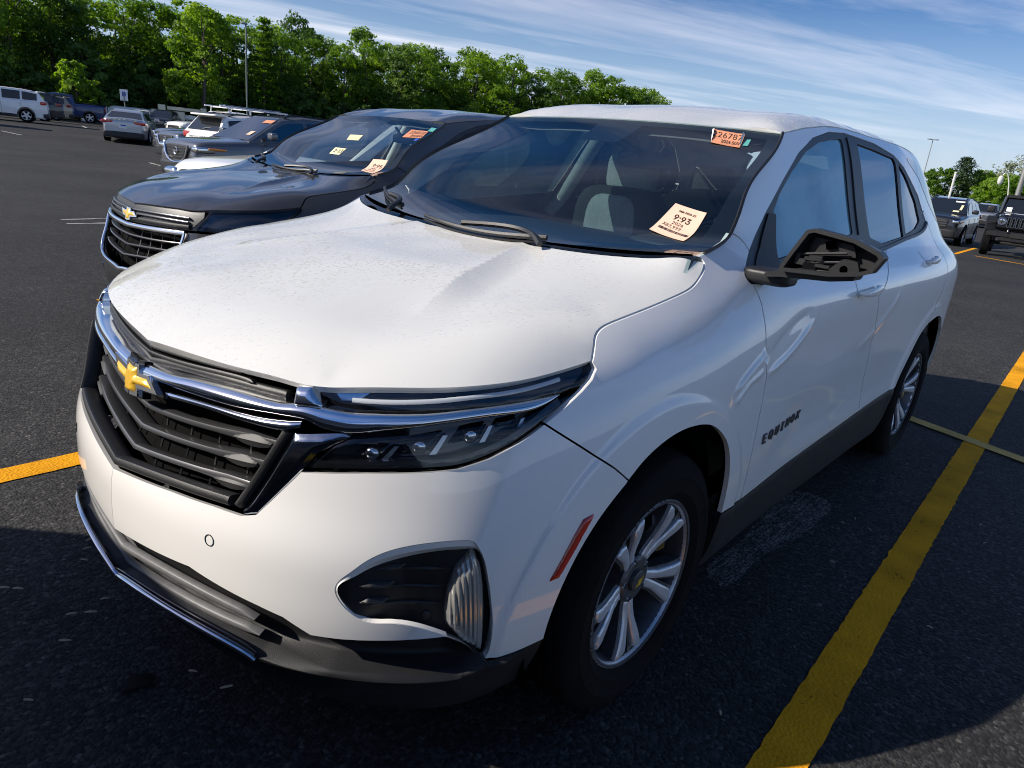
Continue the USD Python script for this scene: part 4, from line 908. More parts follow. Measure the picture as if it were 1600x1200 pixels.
def mirrors(t):
    # driver's mirror: cap and glass torn off, the black shell and its innards showing
    O = np.array([-.45, 0, 0])
    pl = lambda *p: rnd(Polygon(p), .006)
    body = pl((.905, 1.150), (.925, 1.195), (.955, 1.255), (.975, 1.262), (1.075, 1.250), (1.135, 1.228), (1.150, 1.215), (1.130, 1.175), (1.098, 1.162), (1.03, 1.150), (.90, 1.142))
    fr = lambda g, x: frame(g, (x, 0, 0), (0, 1, 0), (0, 0, 1), (1, 0, 0))
    V = fr(patch(lambda q, e: np.stack([q[:, 0], q[:, 1], np.broadcast_to(e, len(q))], 1), body, lambda q, d: .075 * np.sqrt(np.clip(1 - (1 - np.clip(d / .05, 0, 1)) ** 2, 0, 1)), .008, .005), 0)
    shell = (V[0] * [-1, 1, 1] + [-.43, 0, 0], V[1][:, ::-1], V[2] * [-1, 1, 1])
    m = t.part('door_mirror', shell, 'black_gloss', label='broken black driver side mirror without its cap')
    inner = body.buffer(-.010)
    t.part('mirror_rim', fr(prism(body.difference(inner), .045), -.445), 'black_trim', m)
    t.part('mirror_cavity', fr(prism(inner.buffer(.002), .004), -.455), 'black_matte', m)
    up = pl((.955, 1.188), (.966, 1.245), (1.07, 1.235), (1.085, 1.20)).buffer(-.004)
    t.part('mirror_panel', fr(prism(up, .008), -.440), 'grained_plastic', m)
    lowp = pl((1.02, 1.160), (1.055, 1.198), (1.09, 1.196), (1.10, 1.170), (1.09, 1.155))
    t.part('mirror_panel', fr(prism(lowp, .018), -.430), 'grained_plastic', m)
    t.part('mirror_screw', frame(lathe([(0, .004), (.008, .003), (.010, 0)], 16), (-.412, 1.062, 1.172), (0, 1, 0), (1, 0, 0), (0, 0, 1)), 'black_gloss', m)
    t.part('paper_tag', frame(cuboid((.026, .002, .022)), (-.425, 1.015, 1.226), (0, .9, .3), (1, 0, 0), (0, -.3, .9)), 'grey_plastic', m)
    rng = random.Random(3)
    for i in range(9):
        y, z = .925 + .105 * rng.random(), 1.155 + .035 * rng.random()
        t.part('mirror_bracket', cuboid((.02 + .02 * rng.random(), .012 + .03 * rng.random(), .008 + .016 * rng.random()), (-.43, y, z), .002), rng.choice(['black_trim', 'black_gloss', 'grained_plastic']), m)
    for z0, z1 in ((1.200, 1.212), (1.178, 1.190), (1.160, 1.165)):
        t.part('mirror_strut', tube([(-.422, .93, z0 - .01), (-.420, 1.06, z1)], .0035, 5), 'black_trim', m)
    ledge = Polygon([(.86, 1.128), (.90, 1.142), (1.03, 1.152), (1.09, 1.163), (1.085, 1.147), (1.03, 1.135), (.90, 1.124), (.86, 1.116)])
    t.part('mirror_foot', join([fr(prism(ledge, .07), -.50), rounded((.10, .14, .045), (-.50, .85, 1.112), .5, 14)]), 'black_trim', m)
    sail = poly([(2.00, 1.10), (2.136, 1.178), (2.237, 1.2716), (2.29, 1.27), (2.225, 1.1334), (2.20, 1.085), (2.02, 1.083)])
    t.part('mirror_sail', patch(side, rnd(sail, .006), .003, .012, .01), 'grained_plastic', m)
    # passenger's mirror, folded
    p = t.part('door_mirror', mirror(join([rounded((.10, .12, .10), (-.66, .83, 1.185), .55, 18), rounded((.09, .12, .04), (-.48, .87, 1.11), .5, 10)])), 'white_paint')
    t.part('mirror_glass', mirror(move(rounded((.006, .10, .08), (0, 0, 0), .4, 12), (-.712, .83, 1.185))), 'chrome', p)
def old_front(t, paint_, wet): pass

paper_i = [0]
hero = Thing('white_suv', 'white sport utility car with wet bonnet, dented driver door and capless mirror', 'car')
make_suv(hero, 'white_paint', 'white_paint_wet', 'new')
# ---------------------------------------------------------------- front of the older sister car
def old_front(t, paint_, wet):
    he = curve(A('hood_edge'), .015)
    fr = [(0, .765), (.15, .770), (.30, .776), (.545, .784)]
    low = [(.545, .784), (.530, .72), (.490, .62), (.455, .566), (.25, .530), (0, .514)]
    opening = poly(fr, low[1:])
    cover = poly([(0, .30)], [(0, .505)], low[::-1][1:-1], [(.56, .79), (.70, .795), (.90, .83), (1.02, .86)], A('split'), [p for p in curve(A('front_arch'), .015)[::-1] if p[1] < .712 and p[0] < 1.4], [(1.117, .366), (1.0, .34), (.7, .33)])
    t.part('front_bumper', nose(cover.buffer(-.001), 0.0, .02, .014), paint_)
    val = poly([(0, .30), (.7, .33), (1.0, .34), (1.117, .366), (1.12, .22), (.98, .165), (0, .155)])
    v = t.part('lower_valance', nose(val, rpuff(.01, .05), .02, .02), 'grained_plastic')
    t.part('lower_intake', nose(rnd(poly([(0, .49), (.30, .50), (.42, .47), (.50, .38), (0, .36)]), .02), .004, .02, .004), 'grained_plastic', v)
    t.part('tow_cover', patch(side, Point(.42, .44).buffer(.03), .006, .01, .004), 'black_matte', v)
    for m_ in (lambda g: g, mirror):
        t.part('fog_vent', m_(patch(side, rnd(poly([(.66, .55), (.90, .58), (.98, .45), (.9, .38), (.62, .44)]), .02), .004, .02, .004)), 'black_trim')
        t.part('bumper_blade', m_(sweep(*onside(np.array([(.50, .46), (.56, .40), (.60, .33)]), .006, .01), [(-.007, -.004), (.007, -.004), (.005, .008), (-.005, .008)])), 'chrome_dull')
    g = t.part('grille', nose(opening, -.075, .03, 0), 'black_void')
    for q in ([(0, .703), (.21, .708), (.51, .722)], [(0, .648), (.33, .666), (.49, .673)], [(0, .592), (.22, .607), (.465, .622)]):
        t.part('grille_slat', bar(q, .007, .020, -.035), 'grey_bar', g)
    for u in (.09, .20, .31, .42):
        pz = np.array([(u, .775), (u + .02, .525 + .12 * u)]); pair(t, 'grille_rib', tube(side(resample(pz, .04), -.045), .0035, 5), 'black_trim', g)
    t.part('chrome_bar', bar(fr, .014, .012, .004), 'chrome', None)
    t.part('chrome_frame', bar(low, .013, .012, .004), 'chrome', None)
    band = poly([(0, .782), (.30, .792), (.56, .800), (.64, .872)], [p for p in he[::-1] if p[0] < .64], [(0, .878)])
    t.part('upper_grille', nose(band, -.014, .02, .02), 'black_trim')
    for q, h in (([(0, .850), (.25, .858), (.55, .862)], .006), ([(0, .828), (.25, .838), (.55, .840)], .006), ([(0, .803), (.3, .812), (.56, .818)], .012)):
        t.part('upper_slat', bar(q, h, .010, -.006), 'grey_bar' if h < .01 else 'grained_plastic')
    w = .19; pl = bowtie(w)
    def _emb(q, e):
        u, z = np.asarray(q, float).T
        p = side(np.stack([np.abs(u), z * .8 + .824 + .08 * np.abs(u)], 1), e); p[:, 1] *= np.sign(u + 1e-12); return p
    pieces = lambda pl, o: patch(_emb, aff.scale(pl, -1, 1, origin=(0, 0)), o, .008, .02)
    t.part('emblem', pieces(pl.buffer(.007, join_style=2), .014), 'chrome')
    t.part('emblem', pieces(pl.buffer(-.001), lambda q, d: .014 + .005 * np.clip(d / .006, 0, 1)), 'gold')
    for m_ in (lambda g: g, mirror):
        l = rnd(poly([(.57, .80), (.655, .874)], [p for p in he if p[0] > .67], [(1.23, .945), (1.17, .905), (1.076, .866), (.90, .834), (.70, .80)]), .004)
        H_ = t.part('headlamp', m_(patch(side, l, -.04, .02, 0)), 'lamp_dark')
        t.part('lens', m_(patch(side, l.buffer(-.002), rpuff(.004, .01), .015, 0)), 'clear_lens', H_)
def sheet(name, mat, corners, off, lift=.0025, base=(0, 0, 0), label=None, group=None, lines=(), bars=(), ink='ink', curl=0.0, cat='paper'):
    """A slip of paper stuck to a windscreen: corners (top left, top right, bottom right, bottom left) on the screen; lines: (text, x, y, height, bold) on the unit square."""
    c = np.array(corners, float)
    def at(ab, e=0.0):
        a, b = np.asarray(ab, float).T
        st = (c[0] * (1 - a)[:, None] + c[1] * a[:, None]) * b[:, None] + (c[3] * (1 - a)[:, None] + c[2] * a[:, None]) * (1 - b)[:, None]
        k = lift + curl * ((1 - a) ** 3 * .8 + np.maximum(a - .75, 0) * 1.2) + e
        return screen_at(st, k) + base
    th = Thing(name, label, cat, (0, 0, 0), group=group)
    th.part('sheet', patch(at, sbox2(0, 0, 1, 1), 0.0, .08, .0008), mat)
    s = .0015
    for tx, x, y, h, bold in lines:
        g = meshkit.text_mesh(tx, 1.0, .1, bold=bold); v, f, _ = flat(g); wmax = .96 - x
        asp = np.linalg.norm(at([[1, .5]]) - at([[0, .5]])) / np.linalg.norm(at([[.5, 1]]) - at([[.5, 0]]))
        xx = (v[:, 0] - v[:, 0].min()) * h / asp; xx = xx * min(1.0, wmax / xx.max())
        V = at(np.stack([x + xx, y + v[:, 1] * h], 1), .0006 + .004 * v[:, 2])
        th.part('lettering', shade((V, f), False), ink)
    for (x0, x1, y0, y1, n) in bars:
        rng = random.Random(5); gs = []; x = x0
        while x < x1:
            w = rng.choice((.006, .010, .016)); gs.append(patch(at, sbox2(x, y0, min(x + w, x1), y1), .0006, .2, 0)); x += w + rng.choice((.007, .012))
        p = th.part('barcode', join(gs), ink); p.SetCustomDataByKey('kind', 'stuff')
    return th
sister = Thing('grey_suv', 'dark grey sport utility car parked beside the white one, gold cross emblem above its grille', 'car', (-1.06, -2.75, 0))
make_suv(sister, 'grey_paint', 'grey_paint', 'old')
IN = (-1.06, -2.75, 0)
sheet('price_slip', 'paper', [[.7431, .3696], [.8823, .3379], [.8671, .1688], [.6963, .2332]], 0, label='peach sale slip reading 9:93 on the white car\'s windscreen', curl=.004,
      lines=[('Sale 2026 22', .25, .80, .055, True), ('9:93', .25, .55, .155, True), ('2024', .32, .42, .085, False), ('X87,999', .12, .30, .085, False)], bars=[(.10, .95, .17, .25, 0)])
_slip = sheet('stock_slip', 'paper_orange', [[.6136, .9673], [.8085, .9534], [.8257, .8372], [.6622, .8577]], 0, label='orange slip numbered 226787 at the top of the white car\'s windscreen', lines=[('226787', .05, .50, .38, False), ('2024 SUV', .34, .14, .22, True)], curl=.003)
for c_ in ([(.6136, .9673, .004), (.6622, .8577, .004), (.655, .895, .014), (.632, .957, .013)], [(.8085, .9534, .004), (.8257, .8372, .004), (.815, .875, .014), (.800, .95, .013)]):
    v_ = np.array(c_); m_ = np.array([(0, 1, 2), (0, 2, 3)])
    _slip.part('curled_edge', shade(trimesh.Trimesh(screen_at(v_[:, :2], v_[:, 2]), m_, process=False), True), 'paper_white')
sheet('tint_sticker', 'paper_teal', [[.8351, .9139], [.8551, .9175], [.8578, .86], [.8311, .8605]], 0, label='small teal sticker right of the orange slip on the white car', cat='sticker')
sheet('price_slip', 'paper', [[.7022, .3309], [.8663, .3271], [.905, .106], [.7106, .174]], 0, base=IN, label='peach sale slip reading 9:95 low on the dark grey car\'s windscreen',
      lines=[('9:95', .28, .52, .19, True), ('2020', .34, .36, .09, False), ('X84,218', .24, .24, .08, False)], bars=[(.10, .9, .10, .17, 0)])
sheet('stock_slip', 'paper_orange', [[.665, .8315], [.905, .8338], [.955, .6902], [.720, .6777]], 0, base=IN, label='orange stock slip at the top of the dark grey car\'s windscreen', lines=[('226830', .12, .50, .36, False), ('2020', .36, .12, .24, True)])
sheet('tint_sticker', 'paper_teal', [[.880, .905], [.955, .903], [.965, .835], [.890, .838]], 0, base=IN, label='teal sticker beside the orange slip on the dark grey car', cat='sticker')
sheet('ribbon_sticker', 'sticker_blue', [[.905, .675], [.945, .68], [.955, .635], [.925, .62]], 0, base=IN, label='little blue sticker under the orange slip on the dark grey car', cat='sticker')
sheet('date_slip', 'paper_yellow', [[.0938, .4199], [.2645, .4187], [.246, .3433], [.0962, .345]], 0, base=IN, label='lower of two cream slips left on the dark grey car\'s windscreen', lines=[('2-13', .2, .3, .45, True)])
sheet('date_slip', 'paper_yellow', [[-.0022, .6313], [.1955, .6426], [.2636, .5483], [.0909, .5403]], 0, base=IN, label='upper of two cream slips left on the dark grey car\'s windscreen')
# ---------------------------------------------------------------- the other vehicles on the lot
KINDS = {
 'suv': dict(L=4.66, W=1.86, H=1.69, wb=2.70, r=.35, clear=.24,
   deck=[(2.32, .70), (2.28, .90), (2.10, .99), (1.70, 1.03), (1.15, 1.08), (.9, 1.10), (-1.2, 1.13), (-2.0, 1.16), (-2.25, 1.13), (-2.33, 1.0)],
   house=[(1.20, 1.08), (.28, 1.62), (-.3, 1.69), (-1.2, 1.68), (-1.95, 1.60), (-2.28, 1.12)], split=(-.28, -1.18, -1.95)),
 'sedan': dict(L=4.90, W=1.85, H=1.44, wb=2.82, r=.335, clear=.18,
   deck=[(2.44, .58), (2.40, .72), (2.2, .80), (1.6, .88), (1.1, .94), (-1.3, 1.00), (-1.75, 1.03), (-2.25, 1.02), (-2.42, .98), (-2.46, .80)],
   house=[(1.18, .93), (.22, 1.37), (-.3, 1.44), (-.9, 1.42), (-1.35, 1.32), (-1.98, 1.02)], split=(-.22, -1.02, -1.6)),
 'pickup': dict(L=5.80, W=1.98, H=1.90, wb=3.65, r=.40, clear=.32,
   deck=[(2.88, .86), (2.86, 1.06), (2.7, 1.16), (2.2, 1.21), (1.5, 1.24), (.2, 1.26), (-.8, 1.28), (-2.0, 1.30), (-2.85, 1.31), (-2.9, 1.28)],
   house=[(1.55, 1.22), (.75, 1.82), (.35, 1.90), (-.4, 1.90), (-.78, 1.84), (-.92, 1.28)], split=(-.02, -.60, -.75)),
 'van': dict(L=5.90, W=2.02, H=2.10, wb=3.60, r=.36, clear=.25,
   deck=[(2.93, .75), (2.88, .98), (2.6, 1.10), (2.1, 1.22), (1.8, 1.24), (0, 1.24), (-1.5, 1.24), (-2.5, 1.24), (-2.93, 1.22), (-2.95, 1.0)],
   house=[(2.15, 1.20), (1.30, 1.98), (.95, 2.10), (-1.5, 2.12), (-2.75, 2.08), (-2.94, 1.22)], split=(.85, .80, .75)),
}
def car_body(k):
    """Lower body as one closed shell with the wheel openings cut out, and the house on top of it."""
    from scipy.interpolate import PchipInterpolator as PI
    d = np.array(k['deck'])[::-1]; zt = PI(d[:, 0], d[:, 1]); L, W = k['L'], k['W']; x0, x1 = d[0, 0], d[-1, 0]
    xs = np.concatenate([x0 + (x1 - x0) * (.5 - .5 * np.cos(np.linspace(0, math.pi, 44)))])
    t = np.abs((xs - (x0 + x1) / 2) / ((x1 - x0) / 2)); w = W / 2 * (1 - .20 * t ** 7 - .03 * t ** 2)
    zb = k['clear'] + .10 * np.clip((t - .93) / .07, 0, 1)
    rows = []
    for x, wi, b in zip(xs, w, zb):
        h = float(zt(x)); m = b + (h - b) * .42; s = max(h - .16, b + .2)
        half = [(0, b), (wi * .90, b), (wi * .965, b + .05), (wi * .995, m), (wi, m + .10), (wi * .985, s), (wi * .955, h - .07), (wi * .90, h - .02), (wi * .80, h), (wi * .45, h + .022), (0, h + .03)]
        ring = half + [(-y, z) for y, z in half[-2:0:-1]]
        rows.append([(x, y, z) for y, z in ring])
    V = np.array(rows); m_, n_ = V.shape[:2]
    i, j = np.meshgrid(np.arange(m_ - 1), np.arange(n_), indexing='ij')
    q = np.stack([i * n_ + j, i * n_ + (j + 1) % n_, (i + 1) * n_ + (j + 1) % n_, (i + 1) * n_ + j], -1).reshape(-1, 4)
    P = np.vstack([V.reshape(-1, 3), V[0].mean(0), V[-1].mean(0)]); kk = m_ * n_; jj = np.arange(n_)
    F = np.vstack([q[:, [0, 1, 2]], q[:, [0, 2, 3]], np.stack([np.full(n_, kk), (jj + 1) % n_, jj], 1), np.stack([np.full(n_, kk + 1), (m_ - 1) * n_ + jj, (m_ - 1) * n_ + (jj + 1) % n_], 1)])
    tm = trimesh.Trimesh(P, F, process=True)
    if tm.volume < 0: tm.invert()
    man = manifold3d.Manifold(manifold3d.Mesh(np.asarray(tm.vertices, np.float32), np.asarray(tm.faces, np.uint32)))
    for ax in (k['wb'] / 2, -k['wb'] / 2):
        for s in (-1, 1):
            man = man - manifold3d.Manifold.cylinder(.55, k['r'] + .065, k['r'] + .065, 28, True).rotate([90, 0, 0]).translate([ax, s * (W / 2 - .1), k['r'] + .015])
    return shade(man, 28)
def house(k):
    """Pillars and roof: rows from the windscreen foot over the roof to the tail, each (x, z, half width)."""
    h = k['house']; W = k['W'] / 2; z0 = min(h[0][1], h[-1][1])
    wid = lambda z: W * (.90 - .26 * (z - z0) / (k['H'] - z0) * (1.0 if k is not KINDS['van'] else .7))
    return h, wid
def make_car(name, label, kind, paint_, loc, rz, group=None, near=False, glass_='far_glass', face='bars', tail=True, cat='car', extra=None, mirrors_=True):
    k = KINDS[kind]; t = Thing(name, label, cat, loc, rz, group=group)
    if ('body', kind) not in CACHE: CACHE[('body', kind)] = car_body(k)
    t.part('body', CACHE[('body', kind)], paint_)
    h, wid = house(k); W = k['W'] / 2
    A_, B_, C_, D_, E_, F_ = h
    # house solid: hull of rows, rounded along the roof edge
    pts = []
    for x, z in h:
        y = wid(z)
        if z > k['H'] - .12: pts += [(x, s * y, z - .05) for s in (-1, 1)] + [(x, s * (y - .10), z) for s in (-1, 1)]
        else: pts += [(x, s * y, z - .01) for s in (-1, 1)]
    pts += [(A_[0], s * wid(A_[1]), A_[1] - .08) for s in (-1, 1)] + [(F_[0], s * wid(F_[1]), F_[1] - .08) for s in (-1, 1)]
    t.part('roof', shade(trimesh.convex.convex_hull(np.array(pts)), 22), paint_)
    # glass: planar panes laid 4 mm proud
    def pane(corners, name, inset, mat=glass_, thick=.006):
        c = np.array(corners, float); m = c.mean(0); n = np.linalg.svd(c - m)[2][2]
        if n @ (m - np.array([(A_[0] + F_[0]) / 2, 0, k['H'] - .5])) < 0: c = c[::-1]; n = -n
        ex = c[1] - c[0]; ex /= np.linalg.norm(ex); ey = np.cross(n, ex)
        p2 = Polygon(np.stack([(c - m) @ ex, (c - m) @ ey], 1)).buffer(0).buffer(-inset - .03, join_style=2).buffer(.03)
        if p2.is_empty: return
        g = prism(p2, thick); t.part(name, frame(g, m - n * .002, ex, ey, n), mat)
    ws = [(A_[0], s * wid(A_[1]), A_[1]) for s in (1, -1)] + [(B_[0], s * (wid(B_[1]) - .03), B_[1]) for s in (-1, 1)]
    pane(ws, 'windscreen', .05)
    rw = [(F_[0], s * wid(F_[1]), F_[1]) for s in (1, -1)] + [(E_[0], s * (wid(E_[1]) - .03), E_[1]) for s in (-1, 1)]
    if kind != 'van': pane(rw, 'rear_window', .07)
    top = lambda x: np.interp(-x, [-A_[0], -B_[0], -C_[0], -D_[0], -E_[0], -F_[0]], [A_[1], B_[1], C_[1], D_[1], E_[1], F_[1]]) - .10
    zs = lambda x: np.interp(-x, [-A_[0], -F_[0]], [A_[1], F_[1]]) + .02
    s1, s2, s3 = k['split']
    for sgn in (1, -1):
        def sidepane(xa, xb, nm):
            xx = np.linspace(xa, xb, 7); up = [(x, sgn * (wid(top(x)) + .001), top(x)) for x in xx if top(x) > zs(x) + .05]; lo = [(x, sgn * (wid(zs(x)) + .001), zs(x)) for x in (xb, xa)]
            if len(up) > 1: pane(up + lo, nm, .018)
        sidepane(A_[0] - .12, s1 + .04, 'front_window')
        if kind in ('suv', 'sedan', 'pickup'): sidepane(s1 - .04, s2 + .03, 'side_window')
        if kind == 'suv': sidepane(s2 - .03, s3 + .05, 'quarter_window')
        mz = zs(A_[0]) + .06
        if mirrors_: t.part('door_mirror', rounded((.16, .22, .16), (A_[0] - .45, sgn * (W + .08), mz + .06), .5, 12), paint_ if paint_ != 'white_paint' or near else paint_)
    # wheels
    for ax in (k['wb'] / 2, -k['wb'] / 2):
        for s in (1, -1):
            make_wheel(t, (ax, s * (W - .015), k['r'] - .004), flipy=(s < 0), hero=False, spin=.4 + ax, R=k['r'], rr=k['r'] * .66, fancy=False)
    xf, xr = k['deck'][0][0], k['deck'][-1][0]; hf = k['deck'][1][1]; c0 = k['clear']
    # nose
    t.part('bumper', rounded((.34, k['W'] * .86, .30), (xf - .13, 0, c0 + .17), .3, 12), 'black_trim')
    g = t.part('grille', rounded((.10, k['W'] * .52, .30), (xf - .035, 0, (hf + c0) / 2 + .17), .25, 12), 'black_trim')
    if face == 'vee':
        zc = (hf + c0) / 2 + .17
        vee = [(xf + .018, .50, zc + .16), (xf + .03, .44, zc - .02), (xf + .035, .26, zc - .17), (xf + .035, -.26, zc - .17), (xf + .03, -.44, zc - .02), (xf + .018, -.50, zc + .16)]
        t.part('chrome_frame', tube(curve(vee, .03), .024, 8), 'chrome', g)
        for dz in (-.09, -.03, .03, .09): t.part('grille_slat', cuboid((.03, .78 - abs(dz - .09) * 1.0, .012), (xf + .012, 0, zc + dz)), 'grey_bar', g)
        t.part('badge', lathe([(.070, .0), (.080, .008), (.070, .016), (.058, .008), (.070, 0)], 24, 'x', (xf + .022, 0, zc + .02)), 'chrome', g)
        t.part('badge', cuboid((.012, .20, .030), (xf + .034, 0, zc + .02)), 'chrome', g)
    else:
        for dz in (-.08, 0, .08): t.part('grille_slat', cuboid((.03, k['W'] * .48, .025), (xf + .012, 0, (hf + c0) / 2 + .17 + dz)), 'chrome_dull' if face == 'chrome' else 'grey_bar', g)
    for s in (1, -1):
        t.part('headlamp', rounded((.46, .30, .13), (xf - .22, s * (W * .76), hf - .07), .45, 12), 'lamp_clear' if not near else 'lamp_silver')
        if near: t.part('turn_lamp', rounded((.40, .07, .05), (xf - .42, s * (W * .93), hf - .04), .5, 10), 'amber_lens')
        t.part('fog_lamp', rounded((.12, .22, .10), (xf - .08, s * W * .66, c0 + .2), .4, 8), 'lamp_dark')
    # tail
    hr = k['deck'][-2][1]
    t.part('bumper', rounded((.30, k['W'] * .88, .26), (xr + .10, 0, c0 + .16), .3, 12), 'black_trim')
    for s in (1, -1):
        if kind in ('pickup', 'van'): g = rounded((.10, .13, .40), (xr + .05, s * (W * .86), hr - .28), .3, 10)
        elif kind == 'sedan': g = rounded((.26, .52, .13), (xr + .13, s * (W * .66), hr - .13), .35, 12)
        else: g = rounded((.30, .34, .17), (xr + .17, s * (W * .76), hr - .09), .35, 12)
        t.part('tail_lamp', g, 'red_lens' if near else 'tail_red')
    t.part('number_plate', cuboid((.012, .31, .155), (xr - .004, 0, hr - .30 if kind == 'sedan' else hr - .34), .004), 'paper_white')
    for s in (1, -1):
        for x in (s1 + .22, s2 + .10) if kind != 'van' else (1.0,):
            t.part('door_handle', rounded((.17, .03, .035), (x, s * (W * .975), np.interp(x, [F_[0], A_[0]], [F_[1], A_[1]]) - .13), .5, 8), paint_)
        for x in ((A_[0] - .28, s1, s2 + .02) if kind != 'van' else (1.75, .8)):
            q = [(x, s * (W * .995 + .003), c0 + .14), (x + .01, s * (W + .004), c0 + .45), (x, s * (W * .99 + .003), zs(x) - .12)]
            t.part('door_seam', tube(q, .004, 4), 'black_matte')
        t.part('sill_cladding', rounded((k['wb'] - 2 * k['r'] - .12, .08, .16), (0, s * (W - .035), c0 + .07), .3, 8), 'black_trim')
        if kind == 'suv': t.part('roof_rail', tube([(.2, s * (wid(k['H']) - .06), k['H'] - .07), (.0, s * (wid(k['H']) - .05), k['H'] + .02), (-1.5, s * (wid(k['H']) - .05), k['H'] + .005), (-1.8, s * (wid(k['H']) - .06), k['H'] - .08)], .018, 6), 'black_trim')
    if kind == 'suv' and tail:
        t.part('spoiler', rounded((.42, 1.25, .06), (E_[0] - .10, 0, E_[1] + .005), .35, 12), paint_)
        t.part('rear_wiper', tube([(F_[0] + .05, 0, F_[1] + .10), (F_[0] + .10, -.34, F_[1] + .16)], .012, 6), 'black_trim')
    if kind == 'pickup':
        t.part('bed_cover', cuboid((1.92, 1.62, .05), (-1.92, 0, 1.335), .01), 'black_matte')
    if extra: extra(t, k)
    return t
CACHE = {}
def jeep(label, loc, rz):
    """Boxy off-roader on big tyres, seen from the front."""
    t = Thing('off_roader', label, 'car', loc, rz)
    P = 'black_paint'
    t.part('body', join([cuboid((2.2, 1.62, .62), (-.75, 0, 1.02), .05), cuboid((1.25, 1.30, .40), (1.05, 0, 1.08), .05)]), P)
    t.part('bonnet', shade(trimesh.convex.convex_hull(np.array([(1.78, s * .60, 1.22) for s in (-1, 1)] + [(1.70, s * .52, 1.30) for s in (-1, 1)] + [(.42, s * .66, 1.36) for s in (-1, 1)] + [(.42, s * .74, 1.26) for s in (-1, 1)] + [(1.78, s * .62, 1.15) for s in (-1, 1)] + [(.42, s * .74, 1.15) for s in (-1, 1)])), 30), P)
    t.part('roof', shade(trimesh.convex.convex_hull(np.array([(.28, s * .68, 1.88) for s in (-1, 1)] + [(.20, s * .62, 1.93) for s in (-1, 1)] + [(-1.85, s * .66, 1.93) for s in (-1, 1)] + [(-1.9, s * .70, 1.86) for s in (-1, 1)] + [(.28, s * .68, 1.84) for s in (-1, 1)] + [(-1.9, s * .7, 1.8) for s in (-1, 1)])), 30), 'black_matte')
    fr = [(.50, .72, 1.34), (.22, .66, 1.86)]
    w = t.part('windscreen', frame(prism(Polygon([(-.64, .03), (.64, .03), (.58, .50), (-.58, .50)]), .01), (.505, 0, 1.35), (0, 1, 0), (-.47, 0, .88), (.88, 0, .47)), 'far_glass')
    for s in (1, -1):
        t.part('pillar', tube([(.50, s * .70, 1.33), (.24, s * .65, 1.86)], .045, 6), P)
        t.part('pillar', tube([(-.75, s * .78, 1.30), (-.80, s * .69, 1.86)], .06, 6), P)
        t.part('pillar', tube([(-1.82, s * .78, 1.30), (-1.86, s * .69, 1.86)], .07, 6), P)
        t.part('side_window', frame(prism(Polygon([(-1.75, .02), (.38, .02), (.18, .52), (-1.78, .52)]), .01), (0, s * .775, 1.33), (1, 0, 0), (0, -s * .17, .985), (0, -s * .985, -.17)), 'far_glass')
        f = [(1.62, s * .80, .80), (1.58, s * .82, 1.08), (1.38, s * .83, 1.20), (.80, s * .83, 1.20), (.45, s * .82, 1.0), (.30, s * .80, .80)]
        t.part('wheel_flare', sweep(resample(f, .06), np.tile([0, 0, 1.0], (len(resample(f, .06)), 1)), [(-.15, -.03), (.15, -.03), (.13, .025), (-.13, .03)]), 'black_trim')
        f = [(-.72, s * .82, .80), (-.85, s * .83, 1.12), (-1.1, s * .83, 1.2), (-1.6, s * .83, 1.18), (-1.85, s * .82, .9)]
        t.part('wheel_flare', sweep(resample(f, .06), np.tile([0, 0, 1.0], (len(resample(f, .06)), 1)), [(-.12, -.03), (.12, -.03), (.1, .025), (-.1, .03)]), 'black_trim')
        t.part('door_mirror', rounded((.12, .22, .20), (.35, s * .98, 1.42), .45, 10), 'black_trim')
        h = t.part('headlamp', lathe([(.0, .03), (.07, .025), (.095, .0), (.10, -.03)], 24, 'x', (1.80, s * .535, 1.10)), 'lamp_silver')
        t.part('headlamp_ring', lathe([(.098, -.02), (.118, .01), (.128, .0), (.13, -.03)], 24, 'x', (1.80, s * .535, 1.10)), 'chrome_dull', h)
        t.part('headlamp_cross', join([cuboid((.01, .13, .02), (1.835, s * .535, 1.10)), cuboid((.01, .02, .13), (1.836, s * .535, 1.10))]), 'black_trim', h)
        t.part('fog_lamp', lathe([(0, .02), (.045, .018), (.06, 0), (.06, -.03)], 18, 'x', (2.06, s * .58, .70)), 'lamp_silver')
        t.part('tow_hook', tube([(2.06, s * .30, .76), (2.14, s * .30, .80), (2.10, s * .30, .86)], .02, 6), 'chrome_dull')
        for ax in (1.18, -1.28): make_wheel(t, (ax, s * .92, .445), flipy=(s < 0), hero=False, R=.448, rr=.24, fancy=False, spin=.3 + ax)
    g = t.part('grille', cuboid((.08, 1.28, .36), (1.74, 0, 1.08), .02), P)
    for i in range(7):
        y = (i - 3) * .118
        t.part('grille_slot', cuboid((.02, .058, .27), (1.782, y, 1.08), .008), 'black_void', g)
        t.part('grille_trim', frame(prism(rnd(sbox2(-.038, -.145, .038, .145), .02).difference(rnd(sbox2(-.030, -.137, .030, .137), .016)), .012), (1.78, y, 1.08), (0, 1, 0), (0, 0, 1), (1, 0, 0)), 'chrome_dull', g)
    t.part('bumper', join([cuboid((.26, 1.70, .20), (1.96, 0, .70), .05), cuboid((.24, 1.0, .14), (1.98, 0, .56), .04)]), 'grained_plastic')
    t.part('number_plate_holder', cuboid((.02, .40, .14), (2.10, 0, .70), .005), 'black_matte')
    t.part('axle', tube([(1.18, -.8, .42), (1.18, .8, .42)], .06, 8), 'black_matte')
    t.part('windscreen_slip', frame(prism(sbox2(0, 0, .15, .15), .004), (.50, -.56, 1.40), (0, 1, 0), (-.47, 0, .88), (.88, 0, .47)), 'paper_white')
    t.part('wiper', tube([(.53, -.3, 1.375), (.52, .2, 1.40)], .012, 5), 'black_trim')
    return t
def at_px(): pass
R_ = math.radians
